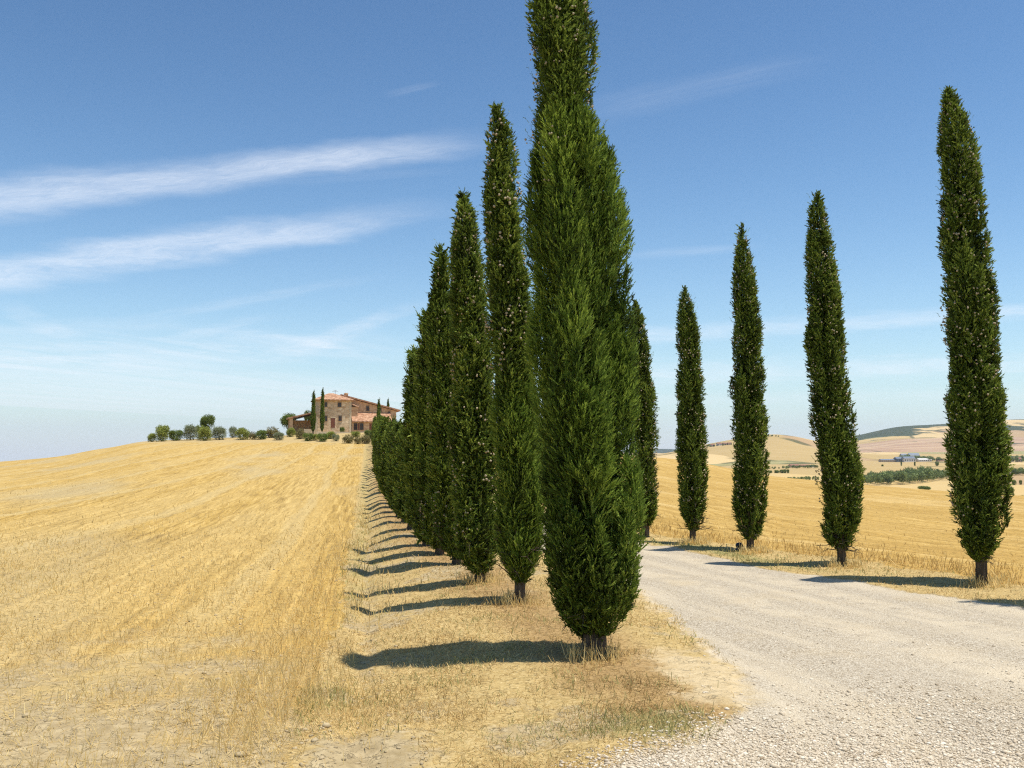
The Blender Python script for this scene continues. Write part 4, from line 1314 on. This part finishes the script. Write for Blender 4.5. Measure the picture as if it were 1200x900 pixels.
a_ = MB().tube([(hu(394.5), 3.4, apz - .2), (hu(394.5), 3.4, hz(455.8))], [.035, .03], 6).tube([(hu(391), 3.4, hz(457.6)), (hu(398), 3.4, hz(457.6))], [.025, .025], 6).tube([(hu(392.5), 3.4, hz(456.6)), (hu(396.5), 3.4, hz(456.6))], [.025, .025], 6)
a_.build('aerial', M['metal'], house)
tw = MB().box(hu(370), hu(452), -4.3, -3.95, -.75, .38).build('terrace_wall', M['quoin'], None, (0, HY, zb))
tag(tw, 'low pale stone terrace wall in front of the farmhouse', 'wall')

# the front looks down the drive, square to the sight line
turn, piv = math.radians(15), hu(405)
for o in (house, tw):
    o.location = (piv - piv * math.cos(turn), HY - piv * math.sin(turn), zb)
    o.rotation_euler = (0, 0, turn)

# ------------------------------------------------------------------ black spotlight by the middle right tree
p = on_ground(866.5, 646)
sp = empty('garden_spotlight', p); tag(sp, 'small black domed spotlight on the grass beside the middle cypress of the right row', 'spotlight')


def black():
    m, nt, b = material('black_plastic'); put(nt, b, (.012, .012, .013), .22); b.inputs['Specular IOR Level'].default_value = .5
    return m


M['black'] = black()
MB().lathe([(0, 0), (.085, 0), (.09, .02), (.085, .055), (.05, .07), (0, .07)], 20).build('spotlight_base', M['black'], sp, None, True)
MB().lathe([(0, .078), (.06, .08), (.078, .10), (.08, .125), (.068, .155), (.04, .175), (0, .182)], 20).build('spotlight_head', M['black'], sp, None, True)
MB().lathe([(.045, .068), (.062, .072), (.062, .079), (.045, .081)], 20).build('spotlight_rim', M['metal'], sp, None, True)
# a pale stone or two near it
# ------------------------------------------------------------------ the valley: trees, wood, buildings
def far_tree(kind, u, vb, hpx, wpx, label, group='single trees in the valley fields', y0=240, cat=None):
    p = on_ground(u, vb, y0)
    o = BP[kind]
    if kind in bp_used: o = copy_tree(o)
    bp_used.add(kind)
    full = {'round': (1.75, 1.85), 'dark': (1.75, 1.75), 'olive': (1.75, 2.0), 'dry': (1.4, 1.55), 'tree': (2.3, 3.45)}[kind]
    m = p[1] / F
    o.location = (p[0], p[1], p[2] - .1)
    o.scale = (wpx * m / full[0], wpx * m / full[0], hpx * m / full[1])
    o.rotation_euler = (0, 0, rnd.uniform(0, 6.28))
    return tag(o, label, cat or o['category'], group)


far_tree('tree', 1083, 578, 9, 14, 'lone dark round tree in the field below the valley wood')
far_tree('dark', 1183, 590, 18, 12, 'big bush just right of the big right-hand cypress', y0=130)
far_tree('dark', 1200, 591, 8, 12, 'bush cut by the right edge of the photo', y0=130)
far_tree('dark', 1188.5, 568.5, 7, 5.5, 'small dark tree in the valley, left of the other by the right edge')
far_tree('dark', 1196, 568, 6, 3.4, 'smallest dark tree in the valley at the right edge')
for u, vb, h, w, lb in ((1056.3, 546, 5.5, 1.8, 'dark upright cypress in front of the left end of the pale farm buildings'), (1072, 546, 5.6, 2.0, 'dark upright cypress in front of the middle of the pale farm buildings'), (1098.2, 546, 5.5, 4.2, 'rounded tree right of the pale farm buildings'),
                        (1034, 546.5, 2.5, 3, 'low bush left of the pale farm buildings')):
    far_tree('dark', u, vb, h, w, lb, 'trees by the valley farm')
for u, h, w, lb in ((902, 3.6, 6, 'leftmost of the dark trees in line by the second right-hand cypress'), (910.5, 4, 6, 'second dark tree of the short valley line'), (916, 4.6, 6, 'third dark tree of the short valley line'), (920, 5, 4, 'tallest dark tree of the short valley line'), (923.5, 5, 3, 'dark tree standing just apart from the short valley line')):
    far_tree('dark', u, 554.5, h, w, lb, 'short line of dark trees in the valley')


def wood(name, pts, n_crowns, label, hpx, seed, y0=240):
    """a far wood that reads as one mass: overlapping crowns of leaves, scattered along a strip"""
    g = np.random.default_rng(seed)
    Ps, Ds, Ls, Ws, Ts = [], [], [], [], []
    us = np.array([q[0] for q in pts]); vs_ = np.array([q[1] for q in pts]); hs = np.array([q[2] for q in pts]); ds = np.array([q[3] for q in pts])
    for k in range(n_crowns):
        u = g.uniform(us[0], us[-1])
        p = on_ground(u, np.interp(u, us, vs_), y0)
        m = p[1] / F
        dep = g.uniform(0, 1) * np.interp(u, us, ds)
        Yd = p[1] + dep
        Xd = p[0] / p[1] * Yd
        h = np.interp(u, us, hs) * m * g.uniform(.6, 1.0)
        w = h * g.uniform(.6, .95)
        c, r = lumps(6, w, h * .92, h * .08, int(g.integers(1e6)))
        P, D, L, W, t = leaf_ball(c, r, 420, h * .12, int(g.integers(1e6)))
        z = gz(Xd, Yd)
        Ps.append(P + np.array([Xd, Yd, z])); Ds.append(D); Ls.append(L); Ws.append(W); Ts.append(np.clip(t + g.normal(0, .2), 0, 1))
    me = kites(name, np.concatenate(Ps), np.concatenate(Ds), np.concatenate(Ls), np.concatenate(Ws), np.concatenate(Ts), M['wood'])
    return tag(obj(name, me), label, 'wood', None, 'stuff')


wood('valley_wood', [(985, 566, 8, 60), (1008, 568, 10, 60), (1030, 569, 15, 80), (1060, 568, 17, 90), (1085, 566, 18, 90), (1100, 563, 12, 60), (1116, 560, 8, 40), (1210, 557, 10, 40)], 330, 'green wood along the valley floor between the two big right-hand cypresses', 14, 501)
wood('valley_thicket', [(905, 562, 2.5, 10), (930, 562.5, 4, 15), (955, 563, 5, 20), (985, 563.5, 5, 30)], 90, 'low green thicket at the foot of the golden hill, left of the leaning cypress', 5, 502)
wood('hilltop_trees', [(893, 513.2, 2.0, 20), (905, 512, 2.2, 20), (913, 512.4, 1.6, 20)], 26, 'thin line of trees on the crest of the golden hill', 3, 503, 1200)
wood('farm_trees', [(1052, 541, 7, 60), (1062, 541, 8, 60), (1085, 541, 7, 60), (1100, 541, 6, 40), (1108, 541, 3, 30)], 60, 'dark trees behind the pale farm buildings', 6, 504, 800)
wood('hamlet_trees', [(895, 550.5, 2.6, 30), (925, 549.5, 4, 30), (960, 549, 5, 30)], 60, 'trees around the brown-roofed hamlet below the golden hill', 4, 505, 700)
wood('edge_trees', [(1178, 542, 8, 40), (1205, 542, 8, 40)], 30, 'trees around the houses at the right edge', 7, 506, 900)
wood('village_trees', [(828, 524.5, 2.5, 40), (862, 521.5, 2.5, 40)], 34, 'trees among the houses on the far ridge between the right-hand cypresses', 3, 507, 1500)

M['white_wall'] = plain('white_render', (.72, .69, .64), .8, .06, .3)
M['cream_wall'] = plain('cream_render', (.50, .40, .28), .85, .1, .3)
M['grey_roof'] = plain('grey_blue_roof', (.16, .19, .23), .5, .15, .3)
M['red_roof'] = plain('far_red_roof', (.26, .12, .085), .8, .2, .3)


def far_house(u0, u1, vb, vt, depth, wall, roofm, label, group, y0=800, dy=0.0, name='farm_building', roof_part=.35):
    p = on_ground((u0 + u1) / 2, vb, y0)
    Yd = p[1] + dy
    m = Yd / F
    w, h = (u1 - u0) * m, (vb - vt) * m
    X = p[0] / p[1] * Yd
    z = gz(X, Yd)
    r = empty(name, (X, Yd, z)); tag(r, label, 'building', group)
    hw = h * (1 - roof_part)
    MB().box(-w / 2, w / 2, 0, depth, -3, hw).build('wall', wall, r)
    o = .02 * w
    MB().add([(-w / 2 - o, -o, hw), (w / 2 + o, -o, hw), (w / 2 + o, depth + o, hw), (-w / 2 - o, depth + o, hw), (-w / 2 - o, depth / 2, h), (w / 2 + o, depth / 2, h)],
             [(0, 1, 5, 4), (2, 3, 4, 5), (1, 2, 5), (3, 0, 4), (3, 2, 1, 0)]).build('roof', roofm, r)
    nw = max(1, int((u1 - u0) / 2.2))
    if hw > 2.2:
        for k in range(nw):
            xc = -w / 2 + w * (k + .5) / nw
            MB().box(xc - w / nw * .16, xc + w / nw * .16, -.12, .05, hw * .3, hw * .72).build('window', M['glass'], r)
    return r


GF = 'pale farm buildings in the valley'
for a in [
    (1033, 1051, 541.5, 538.0, 14, M['cream_wall'], M['grey_roof'], 'long low brown shed at the left end of the pale farm buildings'),
    (1051, 1060, 541.5, 535.5, 16, M['grey_roof'], M['grey_roof'], 'dark grey hall left of the middle of the pale farm buildings'),
    (1060, 1073, 541.5, 535.0, 16, M['white_wall'], M['grey_roof'], 'biggest hall of the pale farm buildings with a blue-grey roof'),
    (1077, 1092, 541.0, 537.2, 14, M['white_wall'], M['white_wall'], 'long white building at the right of the farm buildings'),
]:
    far_house(*a, GF)
for a in [(1057, 1064, 541, 533.2, 12, M['white_wall'], M['grey_roof'], 'small white block behind the dark grey hall'), (1066, 1078, 541, 532.6, 12, M['white_wall'], M['grey_roof'], 'tall white block behind the biggest farm hall')]:
    far_house(*a, GF, dy=90)
far_house(1100, 1108, 541, 538.6, 12, M['cream_wall'], M['red_roof'], 'low brown-roofed shed at the right end of the farm buildings', GF)
GH = 'hamlet below the golden hill'
far_house(927, 938, 548, 544.2, 12, M['cream_wall'], M['red_roof'], 'longer red-roofed house of the hamlet below the golden hill', GH)
far_house(939.5, 950, 547.5, 544.4, 12, M['cream_wall'], M['red_roof'], 'lower red-roofed house right of the longer one in the hamlet', GH)
far_house(950.5, 956, 547.8, 545.2, 10, M['white_wall'], M['grey_roof'], 'small white house at the right end of the hamlet', GH)
far_house(1182, 1188, 541.5, 536, 10, M['white_wall'], M['red_roof'], 'white house beside the big right-hand cypress, far off', 'houses at the right edge')
far_house(1193.5, 1198, 541.5, 536, 10, M['cream_wall'], M['red_roof'], 'brown house at the right edge of the photo', 'houses at the right edge')
GV = 'houses on the far ridge'
for u0, u1, vb, vt, mt, lb in ((834, 838, 523.4, 520.3, 'cream_wall', 'leftmost small house on the far ridge'), (841, 846, 522.3, 518.8, 'white_wall', 'white house in the middle of the far ridge'), (848, 852, 521.8, 518.6, 'cream_wall', 'cream house right of the white one on the far ridge'), (853.5, 857.5, 521.3, 518.4, 'cream_wall', 'rightmost small house on the far ridge')):
    far_house(u0, u1, vb, vt, 14, M[mt], M['red_roof'], lb, GV, 1400, name='ridge_house')

# ------------------------------------------------------------------ light, sky, air
ELEV, AZS = math.radians(73.2), math.atan2(.955, -.30)     # azimuth clockwise from straight ahead
S = np.array([math.cos(ELEV) * math.sin(AZS), math.cos(ELEV) * math.cos(AZS), math.sin(ELEV)])
from mathutils import Vector
sl_ = bpy.data.lights.new('sun', 'SUN'); sl_.energy = 4.7; sl_.angle = math.radians(.53); sl_.color = (1.0, .955, .88)
so = link(bpy.data.objects.new('sun', sl_))
so.rotation_euler = Vector(S).to_track_quat('Z', 'Y').to_euler()
so.location = (30, -5, 60)

w = bpy.data.worlds.new('World'); SC.world = w; w.use_nodes = True
nt = NT(w.node_tree)
bg = next(n for n in nt.n if n.type == 'BACKGROUND')
sky = nt.node('ShaderNodeTexSky', sky_type='NISHITA')
sky.sun_disc = False; sky.sun_elevation = ELEV; sky.sun_rotation = AZS
sky.altitude = 300; sky.air_density = 1.0; sky.dust_density = .6; sky.ozone_density = 1.0
dirv = nt.node('ShaderNodeTexCoord').outputs['Generated']
sep = nt.node('ShaderNodeSeparateXYZ', {0: dirv})
zc = nt.math('MAXIMUM', sep.outputs[2], .015)
px_, py_ = nt.math('DIVIDE', sep.outputs[0], zc), nt.math('DIVIDE', sep.outputs[1], zc)
plane = nt.node('ShaderNodeCombineXYZ', {0: px_, 1: py_, 2: 0.0}).outputs[0]
n_w = nt.math('SUBTRACT', nt.noise(plane, 1.6, 4, .6), .5)


def cloud_pt(u, v):
    d = ray(u, v); return np.array([d[0] / d[2], d[1] / d[2]])


def streak(a, b_, wa, wb, op, n_scale=(1.5, 7.0), f0=.05, f1=.25, hard=.35):
    """a band of cirrus between two places in the sky, laid out on a flat cloud layer overhead"""
    A, B = cloud_pt(*a), cloud_pt(*b_)
    ax = B - A; Ln = np.linalg.norm(ax); ax /= Ln; no = np.array([-ax[1], ax[0]])
    ha = abs(np.dot(cloud_pt(a[0], a[1] + wa) - A, no)); hb = abs(np.dot(cloud_pt(b_[0], b_[1] + wb) - B, no))
    al = nt.math('MULTIPLY_ADD', px_, ax[0] / Ln, nt.math('MULTIPLY_ADD', py_, ax[1] / Ln, float(-np.dot(A, ax) / Ln)))
    ac = nt.math('MULTIPLY_ADD', px_, no[0], nt.math('MULTIPLY_ADD', py_, no[1], float(-np.dot(A, no))))
    ac = nt.math('ADD', ac, nt.math('MULTIPLY', n_w, (ha + hb) * .55))
    wd = nt.math('MAXIMUM', nt.math('MULTIPLY_ADD', al, hb - ha, ha), min(ha, hb) * .4)
    r = nt.math('DIVIDE', nt.math('ABSOLUTE', ac), wd)
    m = nt.math('SUBTRACT', 1.0, nt.step(r, .1, 1.0))
    m = nt.math('MULTIPLY', m, nt.math('MULTIPLY', nt.step(al, -f0, f0), nt.math('SUBTRACT', 1.0, nt.step(al, 1 - f1, 1.02))))
    vec = nt.node('ShaderNodeCombineXYZ', {0: nt.math('MULTIPLY', al, n_scale[0] * Ln), 1: nt.math('DIVIDE', ac, (ha + hb) / n_scale[1] * 3), 2: A[0] * 3.1}).outputs[0]
    fib = nt.noise(vec, 1.3, 6, .62, dist=.6)
    vec2 = nt.node('ShaderNodeCombineXYZ', {0: nt.math('MULTIPLY_ADD', al, n_scale[0] * Ln * 5, nt.math('MULTIPLY', ac, 9.0 / (ha + hb))), 1: nt.math('DIVIDE', ac, (ha + hb) / 16), 2: A[1]}).outputs[0]
    fib2 = nt.noise(vec2, 1.5, 6, .7, dist=.8)
    fine = nt.math('MULTIPLY_ADD', nt.step(fib2, .25, .75), .34, .66)
    return nt.math('MULTIPLY', nt.math('MULTIPLY', m, fine), nt.math('MULTIPLY', nt.step(fib, hard - .22, hard + .38), op * 1.1))


masks = [
    streak((-120, 247), (590, 163), 36, 18, .50, f0=.02, f1=.18, hard=.25),
    streak((-120, 340), (560, 238), 28, 22, .50, f0=.02, f1=.30, hard=.25),
    streak((210, 396), (330, 366), 11, 7, .20, f0=.2, f1=.4),
    streak((320, 420), (520, 345), 17, 10, .32, f0=.25, f1=.35),
    streak((5, 355), (95, 408), 14, 22, .17, f0=.2, f1=.5),
    streak((700, 130), (1000, 62), 24, 20, .09, f0=.25, f1=.4),
    streak((740, 300), (900, 286), 9, 7, .14, f0=.3, f1=.4),
    streak((720, 397), (1260, 362), 14, 12, .38, f0=.1, f1=.1),
    streak((640, 445), (1260, 425), 18, 14, .40, f0=.1, f1=.1),
    streak((700, 470), (1260, 462), 9, 9, .22, f0=.1, f1=.1),
    streak((60, 300), (330, 262), 9, 6, .10, f0=.3, f1=.5),
    streak((180, 372), (470, 318), 10, 8, .16, f0=.3, f1=.4),
    streak((330, 215), (560, 196), 8, 6, .08, f0=.3, f1=.4),
    streak((-60, 395), (260, 372), 15, 12, .18, f0=.1, f1=.4),
    streak((460, 110), (520, 95), 7, 5, .09, f0=.3, f1=.5),
    streak((-100, 470), (520, 452), 36, 34, .46, f0=.02, f1=.2, hard=.3),
    streak((-100, 425), (520, 400), 28, 24, .42, f0=.02, f1=.2, hard=.45),
]
tot = masks[0]
for m_ in masks[1:]:
    tot = nt.math('ADD', tot, m_)
tot = nt.math('MINIMUM', tot, .8)
shaped = nt.node('ShaderNodeGamma', {'Color': nt.mix(1.0, sky.outputs[0], (.15, .15, .15), 'MULTIPLY'), 'Gamma': 1.38}).outputs[0]
shaped = nt.mix(1.0, shaped, (6.5, 7.65, 7.5), 'MULTIPLY')
low = nt.math('POWER', nt.math('SUBTRACT', 1.0, nt.math('MAXIMUM', sep.outputs[2], 0.0)), 11.0)
air = nt.mix(nt.math('MULTIPLY', low, .72), shaped, (6.1, 6.5, 7.5))
cloud = nt.mix(tot, air, (7.2, 7.5, 8.0))
nt.l.new(cloud, bg.inputs['Color'])
bg.inputs['Strength'].default_value = .118

HAZE = 0.000048
if HAZE > 0:
    hz_ = MB().box(-9000, 9000, -400, 11500, -900, 330).build('haze', None)
    tag(hz_, 'thin pale haze over the far hills', 'haze', None, 'stuff')
    m = bpy.data.materials.new('haze_air'); m.use_nodes = True
    for n in list(m.node_tree.nodes):
        if n.type == 'BSDF_PRINCIPLED': m.node_tree.nodes.remove(n)
    nh = NT(m.node_tree)
    pv = nh.node('ShaderNodeVolumePrincipled', {'Color': (.80, .88, 1.0, 1), 'Density': HAZE, 'Anisotropy': .2})
    out = next(n for n in nh.n if n.type == 'OUTPUT_MATERIAL')
    nh.l.new(pv.outputs[0], out.inputs['Volume'])
    hz_.data.materials.append(m)

vs_ = SC.view_settings
SC.display_settings.display_device = 'sRGB'
vs_.view_transform = 'Standard'; vs_.look = 'None'; vs_.exposure = 0.27; vs_.gamma = 1.0; vs_.use_curve_mapping = False
SC.render.engine = 'CYCLES'
c = SC.cycles
c.max_bounces = 6; c.diffuse_bounces = 3; c.transmission_bounces = 3; c.glossy_bounces = 2; c.transparent_max_bounces = 4; c.volume_bounces = 0
c.sample_clamp_indirect = 4.0
c.use_denoising = False
c.pixel_filter_type = 'BLACKMAN_HARRIS'
c.filter_width = 1.2
SC.render.film_transparent = False
